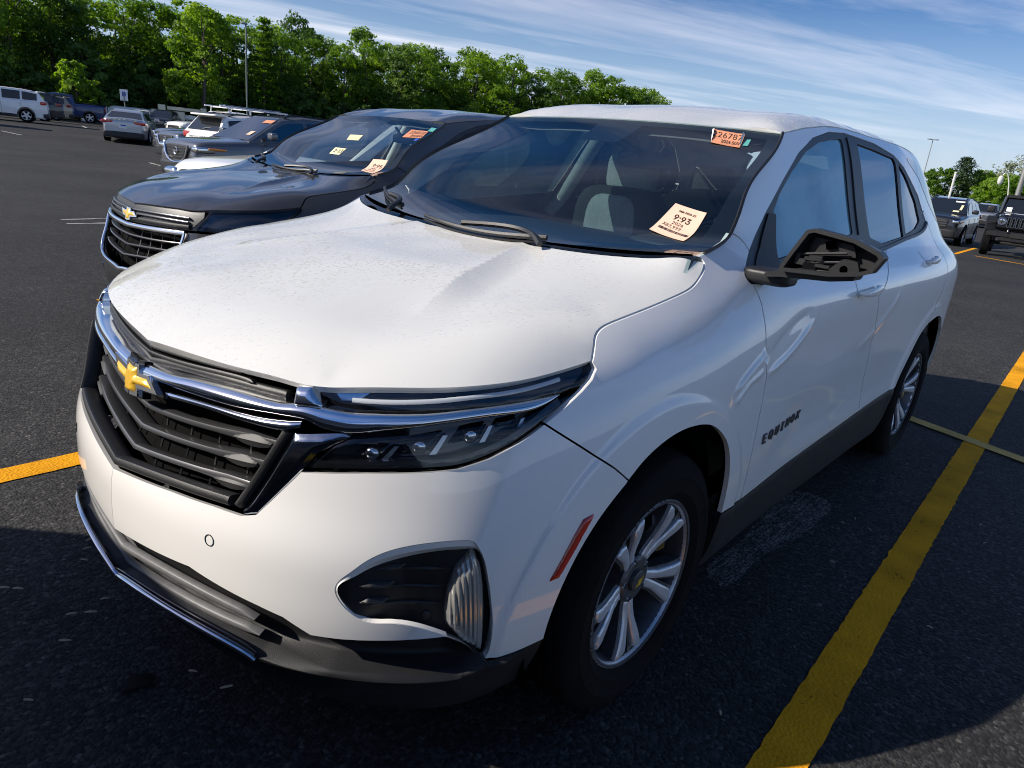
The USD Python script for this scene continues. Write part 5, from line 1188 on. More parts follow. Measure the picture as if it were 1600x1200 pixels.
def white_note(t, k, y=.35, up=.75, col='paper_white', w=.28, h=.10):
    a, b = k['house'][0], k['house'][1]; v = np.array([b[0] - a[0], 0, b[1] - a[1]]); L = np.linalg.norm(v); v /= L; n = np.array([v[2], 0, -v[0]]); n = n if n[0] > 0 else -n
    p = np.array([a[0], 0, a[1]]) + v * L * up + n * .012
    t.part('windscreen_slip', frame(prism(sbox2(-w / 2, -h / 2, w / 2, h / 2), .003), p + [0, y, 0], (0, 1, 0), v, n), col)
ROW = 'cars parked nose out in the row beside the white one'
def slips(t, k): white_note(t, k, .42, .80, 'paper_orange', .36, .13); white_note(t, k, .46, .30, 'paper', .16, .16)
def row_x(n): return .93 - 1.07 * n
make_car('white_crossover', 'white car hidden behind the dark grey one except its bonnet', 'suv', 'white_paint', (-4.28, -5.55, 0), 0, ROW, near=True, mirrors_=False)
make_car('grey_crossover', 'dark grey crossover with chrome vee grille and round badge, slips on its windscreen', 'suv', 'steel_paint', (-7.70, -13.70, 0), R_(1), ROW, near=True, face='vee', glass_='dark_glass', extra=slips)
def lettered(t, k):
    for i, ch in enumerate('TELLURIDE'):
        t.part('letter', frame(flat(meshkit.text_mesh(ch, .085, .006, bold=True)), (-2.345, .50 - i * .12, .93), (0, -1, 0), (0, 0, 1), (-1, 0, 0)), 'chrome_dull')
make_car('white_wagon', 'white sport utility car parked tail out with lettered tailgate and roof spoiler', 'suv', 'white_paint', (-10.81, -19.45, -.02), R_(188), ROW, near=True, extra=lettered)
make_car('slate_crossover', 'slate crossover with vee grille just left of the white tail-out car', 'suv', 'steel_paint', (-11.02, -21.8, 0), R_(0), ROW, near=True, face='vee')
make_car('graphite_crossover', 'graphite crossover farthest left in the row, only its chrome nose showing', 'suv', 'steel_paint', (-13.2, -27.2, 0), R_(0), ROW, near=True, face='vee')
def ladder_rack(t, k):
    for x in (.5, -.6, -1.7, -2.7): t.part('rack_hoop', tube([(x, -.85, 1.3 if x < -.8 else 1.85), (x, -.80, 2.06), (x, .80, 2.06), (x, .85, 1.3 if x < -.8 else 1.85)], .03, 6), 'white_plastic')
    for y in (-.7, .7): t.part('rack_rail', tube([(.9, y, 2.10), (-2.9, y, 2.10)], .04, 6), 'white_plastic')
    t.part('ladder', join([tube([(.6, y, 2.17), (-2.6, y, 2.17)], .03, 6) for y in (.15, .55)] + [tube([(x, .15, 2.17), (x, .55, 2.17)], .018, 5) for x in np.arange(-2.5, .6, .35)]), 'chrome_dull')
make_car('large_wagon', 'large grey sport utility car behind the white tail-out one, big sloping windscreen', 'suv', 'silver_paint', (-16.2, -31.2, .05), R_(2), None)
make_car('white_pickup', 'white pickup with a ladder rack on its bed, farther down the row', 'pickup', 'white_paint', (-17.2, -34.0, .1), R_(3), None, cat='pickup', extra=ladder_rack)
make_car('grey_pickup', 'grey pickup whose roof shows over the dark grey crossover', 'pickup', 'silver_paint', (-15.3, -21.6, 0), R_(183), None, cat='pickup')
make_car('blue_wagon', 'bluish car roof just left of the grey pickup in the back row', 'suv', 'steel_paint', (-17.2, -27.0, .05), R_(180), None)
def trunk_scrawl(t, k):
    x = k['deck'][-1][0]
    rng = random.Random(4)
    for i in range(6):
        y = .52 - i * .20
        for j in range(3):
            t.part('scrawl', tube([(x + .02 - .004, y + rng.uniform(-.06, .06), .955 + rng.uniform(-.03, .03)), (x + .012, y + rng.uniform(-.08, .02), .955 + rng.uniform(-.035, .035))], .012, 5), 'paper_yellow')
    t.part('plate_text', cuboid((.004, .2, .05), (x - .012, 0, .73)), 'sticker_blue')
    t.part('rear_diffuser', rounded((.12, 1.5, .10), (x + .02, 0, .38), .3, 10), 'silver_paint')
make_car('silver_sedan', 'silver sedan seen from behind in the lane, yellow scrawl across its boot', 'sedan', 'silver_paint', (-12.9, -35.0, .16), R_(-119), None, near=True, extra=trunk_scrawl)
LEFT = 'cars parked side by side at the far left'
make_car('white_hatch', 'white sport utility car at the left edge, side on, multi-spoke wheels', 'suv', 'white_paint', (-10.4, -46.0, .42), R_(-20), LEFT, near=True)
make_car('black_hatch', 'black car squeezed behind the white one at the far left', 'suv', 'black_paint', (-13.0, -52.0, .44), R_(-21), LEFT)
make_car('tan_wagon', 'tan sport utility car between the black car and the blue pickup', 'suv', 'tan_paint', (-15.6, -58.2, .46), R_(-22), LEFT)
make_car('blue_pickup', 'dark blue pickup with covered bed at the end of the far left row', 'pickup', 'blue_paint', (-18.1, -60.6, .46), R_(-23), LEFT, cat='pickup')
make_car('black_wagon', 'black car cut off by the left edge of the photo', 'suv', 'black_paint', (-6.3, -40.7, .38), R_(-20), LEFT)
make_car('white_van', 'long white van parked behind the silver sedan', 'van', 'white_paint', (-24.9, -68.0, -.12), R_(-16), None, cat='van')
make_car('white_box_van', 'white van nearer the trees, partly over the sedan roof', 'van', 'white_paint', (-27.5, -65.5, -.25), R_(-28), None, cat='van')
make_car('dark_hatch', 'dark car facing out behind the silver sedan', 'suv', 'black_paint', (-24.6, -58.5, .30), R_(55), None, face='chrome')
make_car('small_white_car', 'small white car facing out behind the silver sedan\'s right side', 'sedan', 'white_paint', (-23.3, -59.5, .40), R_(60), None)
def utility_body(t, k):
    t.part('utility_box', cuboid((2.6, 2.0, 1.1), (-1.5, 0, 1.85), .05), 'cream_paint')
    t.part('boom', join([cuboid((2.8, .28, .30), (-.2, .3, 2.62), .04), cuboid((.6, .6, .5), (-2.0, .2, 2.6), .04), cuboid((.5, .5, .8), (1.3, .3, 2.5), .05)]), 'cream_paint')
make_car('utility_truck', 'cream utility truck with a folded boom before the trees', 'pickup', 'cream_paint', (-28.8, -63.5, -.35), R_(155), None, cat='truck', extra=utility_body)
# right edge of the photo
jeep('black off-roader with seven-slot grille and big tyres at the right edge', (-27.53, -1.35, -.14), R_(4.9))
def notes(t, k): white_note(t, k, .40, .82, 'paper_white', .30, .09); white_note(t, k, .54, .45, 'paper_yellow', .08, .35); white_note(t, k, .42, .18, 'paper_yellow', .20, .10)
make_car('black_crossover', 'black sport utility car facing out behind the white car\'s tail lamp', 'suv', 'black_paint', (-30.6, -4.15, -.13), R_(1), None, near=True, extra=notes)
make_car('pale_crossover', 'silver sport utility car with bright grille between the black car and the off-roader', 'suv', 'silver_paint', (-60.0, -7.0, -.15), R_(3), None, near=True, face='chrome', extra=lambda t, k: white_note(t, k, .3, .7))
make_car('far_grey_car', 'grey car behind the black sport utility car\'s mirror', 'suv', 'silver_paint', (-66.0, -9.4, -.15), R_(3), None, extra=lambda t, k: white_note(t, k, .3, .7))
# the car whose shadow lies before the white one: parked across the lane behind the camera's left
make_car('lane_van', 'dark van standing across the lane, outside the photo, shading the ground', 'van', 'black_paint', (3.74, .36, 0), R_(90), None)
# ---------------------------------------------------------------- trees, poles, signs
def leaf_mat(name, c1, c2, trans=.35):
    usdkit.material(stage, LK + name, {'g': ('geometry', {}), 'o': ('object_info', {}), 'n': ('noise_texture', {'scale': .55, 'detail': 3.0}), 'w': ('white_noise_texture', {}), 'ad': ('math', {'math_type': 'multiply_add', 'value2': .35, 'value3': -.17}), 's': ('math', {'math_type': 'add'}), 's2': ('math', {'math_type': 'add'}),
        'rr': ('math', {'math_type': 'multiply_add', 'value2': .30, 'value3': -.15}),
        'r': ('rgb_ramp', {'ramp': [(.25, c1), (.75, c2)]}), 'p': ('principled_bsdf', {'roughness': .5, 'specular_ior_level': .35}), 't': ('translucent_bsdf', {}), 'hv': ('hsv', {'hue': .49, 'saturation': 1.1, 'value': 1.7, 'fac': 1.0}), 'm': ('mix_closure', {'fac': trans})},
        [('g.position', 'n.vector'), ('g.random_per_island', 'ad.value1'), ('n.fac', 's.value1'), ('ad.value', 's.value2'), ('o.random', 'rr.value1'), ('s.value', 's2.value1'), ('rr.value', 's2.value2'), ('s2.value', 'r.fac'), ('r.color', 'p.base_color'), ('r.color', 'hv.color'), ('hv.color', 't.color'), ('p.BSDF', 'm.closure1'), ('t.BSDF', 'm.closure2')], surface='m.closure')
leaf_mat('leaf_oak', (.075, .155, .016), (.24, .38, .05), .58)
leaf_mat('leaf_bright', (.11, .21, .02), (.32, .45, .06), .58)
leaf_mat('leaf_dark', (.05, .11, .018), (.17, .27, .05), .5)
leaf_mat('needle', (.016, .040, .014), (.050, .085, .030), .15)
leaf_mat('leaf_pale', (.20, .23, .13), (.40, .42, .30), .3)
pbr('bark', (.085, .068, .055), .9, noise=(5, .35), bump=(18, .02))
pbr('pole_green', (.16, .18, .15), .55, .3); pbr('pole_grey', (.26, .26, .25), .5, .4); pbr('pole_white', (.62, .62, .58), .6)
def leaves(pts, nrm, size, rng, aspect=.62):
    """One bent leaf (two triangles) per point."""
    n = len(pts)
    a = rng.normal(size=(n, 3)); a -= nrm * (a * nrm).sum(1, keepdims=True) * .6; a /= np.linalg.norm(a, axis=1, keepdims=True)
    b = np.cross(nrm, a); b /= np.linalg.norm(b, axis=1, keepdims=True) + 1e-9
    s = size * rng.uniform(.6, 1.35, (n, 1))
    V = np.stack([pts - a * s * .5, pts + b * s * aspect * .5 - nrm * s * .1, pts + a * s * .5, pts - b * s * aspect * .5 - nrm * s * .1], 1).reshape(-1, 3)
    k = np.arange(n)[:, None] * 4
    F = np.concatenate([k + [0, 1, 2], k + [0, 2, 3]], 0)
    return V, F
def crown(H, R, base, clumps, per, size, rng, shape='oak'):
    """Leaf clumps through a crown: fuller outside, uneven outline, gaps between the clumps."""
    lobes = []
    nl = 9
    for i in range(nl):
        f = rng.uniform(0, 1); z = base + (H - base) * (.18 + .72 * f); rad = R * (1.05 - .75 * abs(f - .38) ** 1.3) * rng.uniform(.35, .75); a = rng.uniform(0, 2 * math.pi)
        lobes.append((rad * math.cos(a), rad * math.sin(a), z, R * rng.uniform(.36, .56)))
    lobes.append((0, 0, H - R * .42, R * .48)); lobes.append((0, 0, base + (H - base) * .5, R * .7))
    P, N = [], []
    lobes = np.array(lobes)
    while len(P) < clumps:
        l = lobes[rng.integers(len(lobes))]; d = rng.normal(size=3); d /= np.linalg.norm(d)
        if d[2] < -.55: continue
        r = l[3] * rng.uniform(.72, 1.04); c = l[:3] + d * r * [1, 1, .85]
        if any(np.linalg.norm((c - o[:3]) / [1, 1, .85]) < o[3] * .62 for o in lobes): continue
        P.append(c); N.append(d)
    pts, nr = [], []
    for c, d in zip(P, N):
        cr = rng.uniform(.35, .75) * R / 4
        q = rng.normal(size=(per, 3)); q /= np.linalg.norm(q, axis=1, keepdims=True); q = q * cr * rng.uniform(.3, 1, (per, 1)) ** .5 * [1.15, 1.15, .7]
        pts.append(c + q); n = q / (np.linalg.norm(q, axis=1, keepdims=True) + 1e-9) * .55 + d * .75 + [0, 0, .22] + rng.normal(size=(per, 3)) * .55; nr.append(n)
    pts, nr = np.vstack(pts), np.vstack(nr); nr /= np.linalg.norm(nr, axis=1, keepdims=True)
    return leaves(pts, nr, size, rng)
def limbs(H, R, base, rng, n=7):
    gs = [tube([(0, 0, -.3), (.05, .03, H * .25), (rng.uniform(-.3, .3), rng.uniform(-.3, .3), H * .55), (rng.uniform(-.5, .5), rng.uniform(-.5, .5), H * .9)], [.30 * H / 14, .24 * H / 14, .15 * H / 14, .03], 8)]
    for i in range(n):
        z = rng.uniform(.3, .75) * H; a = rng.uniform(0, 2 * math.pi); r = R * rng.uniform(.5, .85)
        gs.append(tube([(0, 0, z * .8), (r * .5 * math.cos(a), r * .5 * math.sin(a), z), (r * math.cos(a), r * math.sin(a), z + R * .35)], [.11 * H / 14, .07 * H / 14, .02], 6))
    return join(gs)
def tree_proto(name, label, loc, seed, H, R, base, mat, clumps=300, per=34, size=.26, group=None, scale=None, rz=0):
    rng = np.random.default_rng(seed); t = Thing(name, label, 'tree', loc, rz, group, scale)
    t.part('trunk', limbs(H, R, base, rng), 'bark')
    V, F = crown(H, R, base, clumps, per, size, rng)
    t.part('crown', (V, F, None) if 0 else flatN(V, F), mat)
    return t
def flatN(V, F):
    n = np.cross(V[F[:, 1]] - V[F[:, 0]], V[F[:, 2]] - V[F[:, 0]]); N = np.zeros_like(V)
    for k in range(3): np.add.at(N, F[:, k], n)
    return V, F, N / (np.linalg.norm(N, axis=1, keepdims=True) + 1e-12)
def pine_proto(name, label, loc, seed, H, R, mat='needle', group=None, scale=None):
    rng = np.random.default_rng(seed); t = Thing(name, label, 'tree', loc, 0, group, scale)
    t.part('trunk', tube([(0, 0, -.3), (.1, 0, H * .5), (0, 0, H * .97)], [.22, .14, .03], 8), 'bark')
    pts, nr = [], []
    for z in np.arange(H * .12, H * .98, H * .055):
        r = R * (1 - (z / H) ** 1.4) * rng.uniform(.75, 1.1) + .25
        for a in np.arange(0, 2 * math.pi, 2 * math.pi / 7) + rng.uniform(0, 1):
            L = r * rng.uniform(.7, 1.1); m = 42
            s = rng.uniform(.2, 1, m); q = np.stack([s * L * math.cos(a), s * L * math.sin(a), z - s * L * .12 + .10 * rng.normal(size=m)], 1) + rng.normal(size=(m, 3)) * [.28, .28, .08]
            pts.append(q); nr.append(np.tile([0, 0, 1.0], (m, 1)) + rng.normal(size=(m, 3)) * .4)
    pts, nr = np.vstack(pts), np.vstack(nr); nr /= np.linalg.norm(nr, axis=1, keepdims=True)
    t.part('crown', flatN(*leaves(pts, nr, .36, rng, .4)), mat); return t
def clone(src, name, label, loc, rz, scale, group=None):
    p = UsdGeom.Xform.Define(stage, fresh('/World', name)); p.AddTranslateOp().Set(Gf.Vec3d(*map(float, loc))); p.AddRotateZOp().Set(math.degrees(rz)); p.AddScaleOp().Set(Gf.Vec3f(*map(float, scale)))
    p.GetPrim().GetReferences().AddInternalReference(src.path); p.GetPrim().SetInstanceable(True); tag(p.GetPrim(), label, 'tree', group); return p
def from_view(bearing, dist, z=0.0):
    """A spot on the lot at a compass-like bearing (degrees right of the view axis) and distance."""
    a = CAM_AZ - math.radians(bearing); return (CAM[0] + dist * math.cos(a), CAM[1] + dist * math.sin(a), z)
WOOD = 'leafy trees of the wood behind the lot'
def _wood():
    rng = np.random.default_rng(11)
    L = 'green leafy tree in the wood edge behind the parked cars'
    protos = []
    spec = [('leaf_oak', 13.0, 3.7, 1.6), ('leaf_bright', 12.2, 3.5, 1.4), ('leaf_oak', 12.6, 3.3, 1.2), ('leaf_dark', 12.0, 3.4, 1.0), ('leaf_bright', 11.6, 3.2, 1.5)]
    front = np.concatenate([np.linspace(-39, 1.0, 21), [3.4, 5.2, 6.8, 8.0]])
    prof_b = [-39, -36, -33, -29, -25, -21, -16.5, -10, -5, 1.8, 7.2, 11, 13.5]; prof_h = [12.0, 11.5, 12.2, 11.9, 12.2, 12.0, 12.9, 12.9, 12.8, 12.4, 12.4, 11.9, 9.5]
    n = 0
    for row, (bs, d0) in enumerate(((front, 74.0), (front[:-1] + 1.1, 80.0))):
        for i, bb in enumerate(bs):
            d = d0 + (bb + 38) * .62 + rng.uniform(-1.5, 1.5) - (8 if row == 0 and i % 5 == 2 else 0) * 0
            b2 = bb + rng.uniform(-.5, .5); loc = from_view(b2, d, .45); h = np.interp(b2, prof_b, prof_h) * rng.uniform(.86, 1.05) * (.97 if row == 0 else 1.0) * (d / (74 + (bb + 38) * .62)) ** .6
            j = (i * 2 + row * 3) % 5
            if len(protos) < 5 and row == 0 and i < 5:
                j = i; m, H, R, base = spec[j]
                protos.append(tree_proto('leafy_tree', L, loc, 20 + j, H, R, base, m, group=WOOD, scale=(h / H,) * 3)); continue
            s = h / spec[j][1]; w = s * rng.uniform(.92, 1.15)
            clone(protos[j], 'leafy_tree', L, loc, rng.uniform(0, 6.28), (w, w, s), WOOD)
    # lower growth filling the wood's edge
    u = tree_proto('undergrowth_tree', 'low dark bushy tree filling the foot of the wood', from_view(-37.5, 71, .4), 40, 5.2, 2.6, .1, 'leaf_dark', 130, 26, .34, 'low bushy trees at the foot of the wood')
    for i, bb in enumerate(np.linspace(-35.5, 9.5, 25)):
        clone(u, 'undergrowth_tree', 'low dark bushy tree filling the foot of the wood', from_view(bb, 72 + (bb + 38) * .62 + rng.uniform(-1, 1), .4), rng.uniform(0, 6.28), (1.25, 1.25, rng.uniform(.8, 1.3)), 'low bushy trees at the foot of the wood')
    tree_proto('bright_tree', 'bright yellow-green tree standing out left of the lamp pole', from_view(-24.3, 73, .4), 61, 10.6, 2.9, .3, 'leaf_bright', 330, 34, .27)
    tree_proto('bright_bush', 'small bright green bush above the tan car', from_view(-32.0, 66, .4), 62, 4.3, 1.6, .2, 'leaf_bright', 90, 26, .3)
    pine_proto('thin_pine', 'pointed tree rising in the wood just right of the lamp pole', from_view(-20.3, 80, .4), 63, 11.6, 2.6, 'leaf_oak')
    tree_proto('yellow_tree', 'yellowish tree low in the wood over the dark grey car\'s roof', from_view(-6.0, 93, .3), 64, 6.5, 2.2, .6, 'leaf_bright', 110, 26, .34)
    tree_proto('grey_tree', 'grey-green tree at the right end of the wood, over the white car\'s windscreen', from_view(1.9, 106, .3), 65, 10.6, 3.0, 1.0, 'leaf_pale', 150, 24, .34)
    for i, (bb, h) in enumerate(((6.2, 10.8), (7.6, 10.6))):
        clone(protos[1], 'leafy_tree', L, from_view(bb, 108, .2), i * 2.0, (h / 12.2 * .9,) * 2 + (h / 12.2,), WOOD)
    clone(protos[2], 'far_tree', 'small tree top farthest right before the white car\'s roof hides the wood', from_view(10.6, 118, 0), 1.0, (.62, .62, .73))
    # right-hand trees
    pine_proto('broad_pine', 'broad dark pine behind the white post at the right', from_view(29.75, 118, 0), 70, 7.6, 5.0)
    R1 = 'bright green bush row at the right behind the cars'
    rb = tree_proto('green_bush', R1, from_view(31.9, 112, 0), 71, 4.7, 2.8, .1, 'leaf_bright', 190, 26, .34, 'bright bushes at the right')
    for bb, d, h in ((32.8, 108, 5.6), (33.7, 110, 6.2), (34.7, 108, 6.3), (35.9, 110, 6.5), (31.0, 122, 7.4), (37.3, 110, 6.5), (32.2, 120, 7.0)):
        clone(rb, 'green_bush', R1, from_view(bb, d, 0), bb * 3, (h / 6.4 * 1.05,) * 2 + (h / 6.4 * .96,), 'bright bushes at the right')
    tree_proto('left_bush', 'dark green tree behind the white car\'s rear quarter window', from_view(28.5, 118, 0), 72, 5.2, 3.0, .2, 'leaf_oak', 170, 26, .34)
    tree_proto('bare_tree', 'pale sparse tree above the bright bushes by the tall pole', from_view(32.7, 118, 0), 73, 7.6, 3.2, 3.0, 'leaf_pale', 90, 18, .28)
    # a band of woodland behind, seen only through the gaps
    V, F = [], []; rg = np.random.default_rng(5)
    pts = []
    for bb in np.arange(-40, 10, .05):
        d = 88 + (bb + 38) * .62 + rg.uniform(0, 5, 5)
        for x in d: pts.append(from_view(bb + rg.uniform(-.1, .1), x, rg.uniform(.3, 7.5)))
    pts = np.array(pts); nr = np.array([math.cos(-.6), math.sin(-.6), .3]) + rg.normal(size=pts.shape) * .5; nr /= np.linalg.norm(nr, axis=1, keepdims=True)
    solo('woodland', flatN(*leaves(pts, nr, 1.5, rg, .8)), 'leaf_oak', label='dark depth of the wood behind the front trees', cat='woodland', kind='stuff')
_wood()
def _poles():
    t = Thing('lamp_pole', 'tall thin green lamp pole standing before the wood', 'lamp pole', from_view(-21.5, 68, .4))
    t.part('pole', tube([(0, 0, 0), (0, 0, 9.0)], [.085, .06], 10), 'pole_green'); t.part('base', lathe([(0, .5), (.2, .5), (.22, 0)], 16, 'z'), 'pole_grey'); t.part('lamp_head', rounded((.55, .30, .14), (.15, 0, 9.0), .4, 10), 'pole_grey')
    t = Thing('lamp_pole', 'tall pole with a flat crossbar of two lamps over the white car\'s rear roof', 'lamp pole', from_view(27.47, 108, 0), rotz=CAM_AZ + 1.57)
    t.part('pole', tube([(0, 0, 0), (0, 0, 8.6)], [.07, .045], 10), 'pole_grey')
    for s in (-1, 1): t.part('lamp_head', rounded((.55, .4, .10), (s * .42, 0, 8.65), .35, 10), 'pole_grey')
    t.part('crossbar', tube([(-.3, 0, 8.62), (.3, 0, 8.62)], .035, 6), 'pole_grey')
    t = Thing('lamp_pole', 'stout grey pole rising out of the top right behind the off-roader', 'lamp pole', from_view(33.06, 42, 0))
    t.part('pole', tube([(0, 0, 0), (0, 0, 9.5)], [.12, .09], 12), 'pole_grey'); t.part('base', lathe([(0, .6), (.25, .6), (.27, 0)], 20, 'z'), 'pole_grey'); t.part('lamp_head', rounded((.6, .3, .15), (.2, 0, 9.5), .4, 10), 'pole_grey')
    t = Thing('marker_post', 'short white post behind the black sport utility car', 'post', from_view(29.35, 36, 0), tilt=.03)
    t.part('post', tube([(0, 0, 0), (.05, 0, 2.55)], .045, 8), 'pole_white'); t.part('cap', rounded((.11, .11, .05), (.05, 0, 2.56), .6, 8), 'pole_white')
    t = Thing('white_lamp', 'white oval lamp on a bent post before the bright bushes', 'lamp', from_view(31.95, 60, 0), rotz=CAM_AZ + 1.57)
    t.part('post', tube(curve([(-.9, 0, 0), (-.75, 0, 2.2), (-.25, 0, 3.6), (-.02, 0, 3.45)], .1), .04, 7), 'pole_white'); t.part('lamp_head', rounded((.34, .28, .62), (.05, 0, 3.12), .9, 14), 'pole_white')
    t = Thing('parking_sign', 'small white and blue sign on a post behind the silver sedan', 'sign', from_view(-29.25, 50, .4), rotz=CAM_AZ + .5 + math.pi / 2)
    t.part('post', tube([(0, .02, 0), (.02, .02, 2.2)], .03, 8), 'pole_grey')
    s = t.part('panel', cuboid((.40, .02, .62), (.02, 0, 2.02), .005), 'white_plastic')
    for sg in (-1, 1): t.part('symbol', rounded((.20, .012, .26), (.02, sg * .012, 2.08), .5, 10), 'sticker_blue', s)
_poles()
# ---------------------------------------------------------------- ground
def ground_z(x, y): return .45 * smooth(-23, -50, np.asarray(y, float)) * smooth(60, 20, np.asarray(x, float)) - .14 * smooth(-13, -24, np.asarray(x, float)) * smooth(-16, -9, np.asarray(y, float))
def _ground():
    g = np.unique(np.concatenate([np.linspace(-400, -80, 9), np.linspace(-80, 40, 61), np.linspace(40, 400, 9)]))
    X, Y = np.meshgrid(g, g, indexing='ij'); Zg = ground_z(X, Y); n = len(g)
    i, j = np.meshgrid(np.arange(n - 1), np.arange(n - 1), indexing='ij'); q = np.stack([i * n + j, (i + 1) * n + j, (i + 1) * n + j + 1, i * n + j + 1], -1).reshape(-1, 4)
    V = np.stack([X, Y, Zg], -1).reshape(-1, 3)
    usdkit.material(stage, LK + 'asphalt', {
        'g': ('geometry', {}), 'p': ('principled_bsdf', {'specular_ior_level': .22}),
        'v': ('voronoi_texture', {'scale': 95.0, 'feature': 'f1'}), 'sc': ('separate_color', {}),
        'n': ('noise_texture', {'scale': 150.0, 'detail': 3.0}), 'nl': ('noise_texture', {'scale': .35, 'detail': 6.0, 'roughness': .6}), 'nm': ('noise_texture', {'scale': 6.0, 'detail': 5.0, 'roughness': .7}),
        'r1': ('rgb_ramp', {'ramp': [(.0, (.016, .0155, .0155)), (.55, (.031, .030, .029)), (.86, (.052, .050, .047)), (.975, (.066, .063, .058)), (1.0, (.115, .11, .10))]}),
        'rl': ('map_range', {'from_min': .3, 'from_max': .7, 'to_min': .72, 'to_max': 1.32}), 'rm': ('map_range', {'from_min': .3, 'from_max': .7, 'to_min': .80, 'to_max': 1.18}),
        'm1': ('mix_color', {'blend_type': 'multiply', 'fac': 1.0}), 'm2': ('mix_color', {'blend_type': 'multiply', 'fac': 1.0}), 'cl': ('combine_color', {}), 'cm': ('combine_color', {}),
        'h': ('math', {'math_type': 'multiply_add', 'value2': -1.1}), 'b': ('bump', {'distance': .0045, 'strength': .7}),
        'rr': ('map_range', {'from_min': .3, 'from_max': .7, 'to_min': .66, 'to_max': .95})},
        [('g.position', 'v.vector'), ('g.position', 'n.vector'), ('g.position', 'nl.vector'), ('g.position', 'nm.vector'), ('v.color', 'sc.color'), ('sc.r', 'r1.fac'), ('nl.fac', 'rl.value'), ('nm.fac', 'rm.value'),
         ('rl.result', 'cl.r'), ('rl.result', 'cl.g'), ('rl.result', 'cl.b'), ('rm.result', 'cm.r'), ('rm.result', 'cm.g'), ('rm.result', 'cm.b'), ('r1.color', 'm1.a'), ('cl.color', 'm1.b'), ('m1.result', 'm2.a'), ('cm.color', 'm2.b'), ('m2.result', 'p.base_color'),
         ('v.distance', 'h.value1'), ('n.fac', 'h.value3'), ('h.value', 'b.height'), ('b.normal', 'p.normal'), ('n.fac', 'rr.value'), ('rr.result', 'p.roughness')], surface='p.BSDF')
    solo('asphalt_ground', shade((V, q), True), 'asphalt', kind='structure')
_ground()
def line_mat(name, c, wear=.5, dens=60.0):
    """Paint lying on coarse asphalt: worn through on the stones' sides."""
    usdkit.material(stage, LK + name, {'g': ('geometry', {}), 'n': ('noise_texture', {'scale': dens, 'detail': 5.0, 'roughness': .7}), 'n2': ('noise_texture', {'scale': 4.0, 'detail': 4.0}), 'v': ('voronoi_texture', {'scale': 95.0, 'feature': 'f1'}),
        'a': ('math', {'math_type': 'multiply_add', 'value2': .5}), 'r': ('map_range', {'from_min': wear + .13, 'from_max': wear + .19, 'to_min': 0.0, 'to_max': 1.0, 'clamp': True}),
        'cr': ('rgb_ramp', {'ramp': [(.3, tuple(np.array(c) * .62)), (.7, c)]}), 'd': ('principled_bsdf', {'roughness': .85, 'specular_ior_level': .1}), 't': ('transparent_bsdf', {}), 'm': ('mix_closure', {}), 'b': ('bump', {'distance': .004, 'strength': .7})},
        [('g.position', 'n.vector'), ('g.position', 'n2.vector'), ('g.position', 'v.vector'), ('n2.fac', 'a.value1'), ('n.fac', 'a.value3'), ('a.value', 'r.value'), ('r.result', 'm.fac'), ('n2.fac', 'cr.fac'), ('cr.color', 'd.base_color'), ('v.distance', 'b.height'), ('b.normal', 'd.normal'), ('d.BSDF', 'm.closure2'), ('t.BSDF', 'm.closure1')], surface='m.closure')
line_mat('yellow_line', (.95, .41, .012), .41); line_mat('pale_line', (.88, .56, .17), .38); line_mat('white_line', (.62, .61, .57), .50)
def strip(name, pts, w, mat, label, cat='road marking', z=.004, wob=.0016, seed=1):
    p = resample(pts, .025); t = np.gradient(p, axis=0); t /= np.linalg.norm(t, axis=1, keepdims=True); n = np.stack([-t[:, 1], t[:, 0]], 1)
    rng = np.random.default_rng(seed); k = len(p)
    l, r = p + n * (w / 2 + rng.normal(0, wob, (k, 1))), p - n * (w / 2 + rng.normal(0, wob, (k, 1)))
    V = np.vstack([l, r]); V = np.column_stack([V, ground_z(V[:, 0], V[:, 1]) + z]); i = np.arange(k - 1)
    F = np.vstack([np.stack([i, k + i, k + i + 1], 1), np.stack([i, k + i + 1, i + 1], 1)])
    pr = solo(name, (V, F, np.tile([0, 0, 1.0], (len(V), 1))), mat, label, cat)
    return pr
strip('yellow_line', [(1.6, 1.331), (-7.6, 1.092)], .116, 'yellow_line', 'wide yellow bay line on the driver side of the white car')
strip('yellow_line', [(.95, -1.396), (-5.6, -1.53)], .125, 'yellow_line', 'yellow bay line emerging at the left of the white car\'s bumper', seed=2)
strip('yellow_line', [(-.47, -4.14), (-5.6, -4.27)], .11, 'yellow_line', 'yellow bay line whose tip shows before the dark grey car', seed=3)
strip('cross_line', [(-4.05, -.8), (-3.30, 1.55), (-2.95, 2.7)], .105, 'pale_line', 'narrow pale yellow line crossing the wide one behind the rear wheel', z=.008, seed=4)
strip('white_line', [(-1.66, -8.74), (-2.3, -8.86)], .05, 'white_line', 'upper white stroke of the arrow paint beside the dark grey car\'s nose')
strip('white_line', [(-1.60, -8.36), (-2.2, -8.42)], .05, 'white_line', 'lower white stroke of the arrow paint beside the dark grey car\'s nose')
strip('white_line', [(-7.7, -34.9), (-7.9, -33.1)], .10, 'white_line', 'short white stroke on the lane at the left edge')
strip('white_line', [(-8.3, -22.1), (-8.1, -20.6)], .10, 'white_line', 'short white stroke before the chrome-nosed grey crossover')
strip('white_line', [(-15.0, -47.5), (-14.2, -44.5)], .12, 'white_line', 'faint white stroke right of the white side-on car')
strip('yellow_line', [(-24.0, -2.47), (-29.5, -2.73)], .12, 'yellow_line', 'far yellow line between the black car and the off-roader', seed=6)
strip('yellow_line', [(-24.55, -2.0), (-23.3, .3)], .12, 'yellow_line', 'far yellow line before the off-roader\'s front wheels', seed=7)
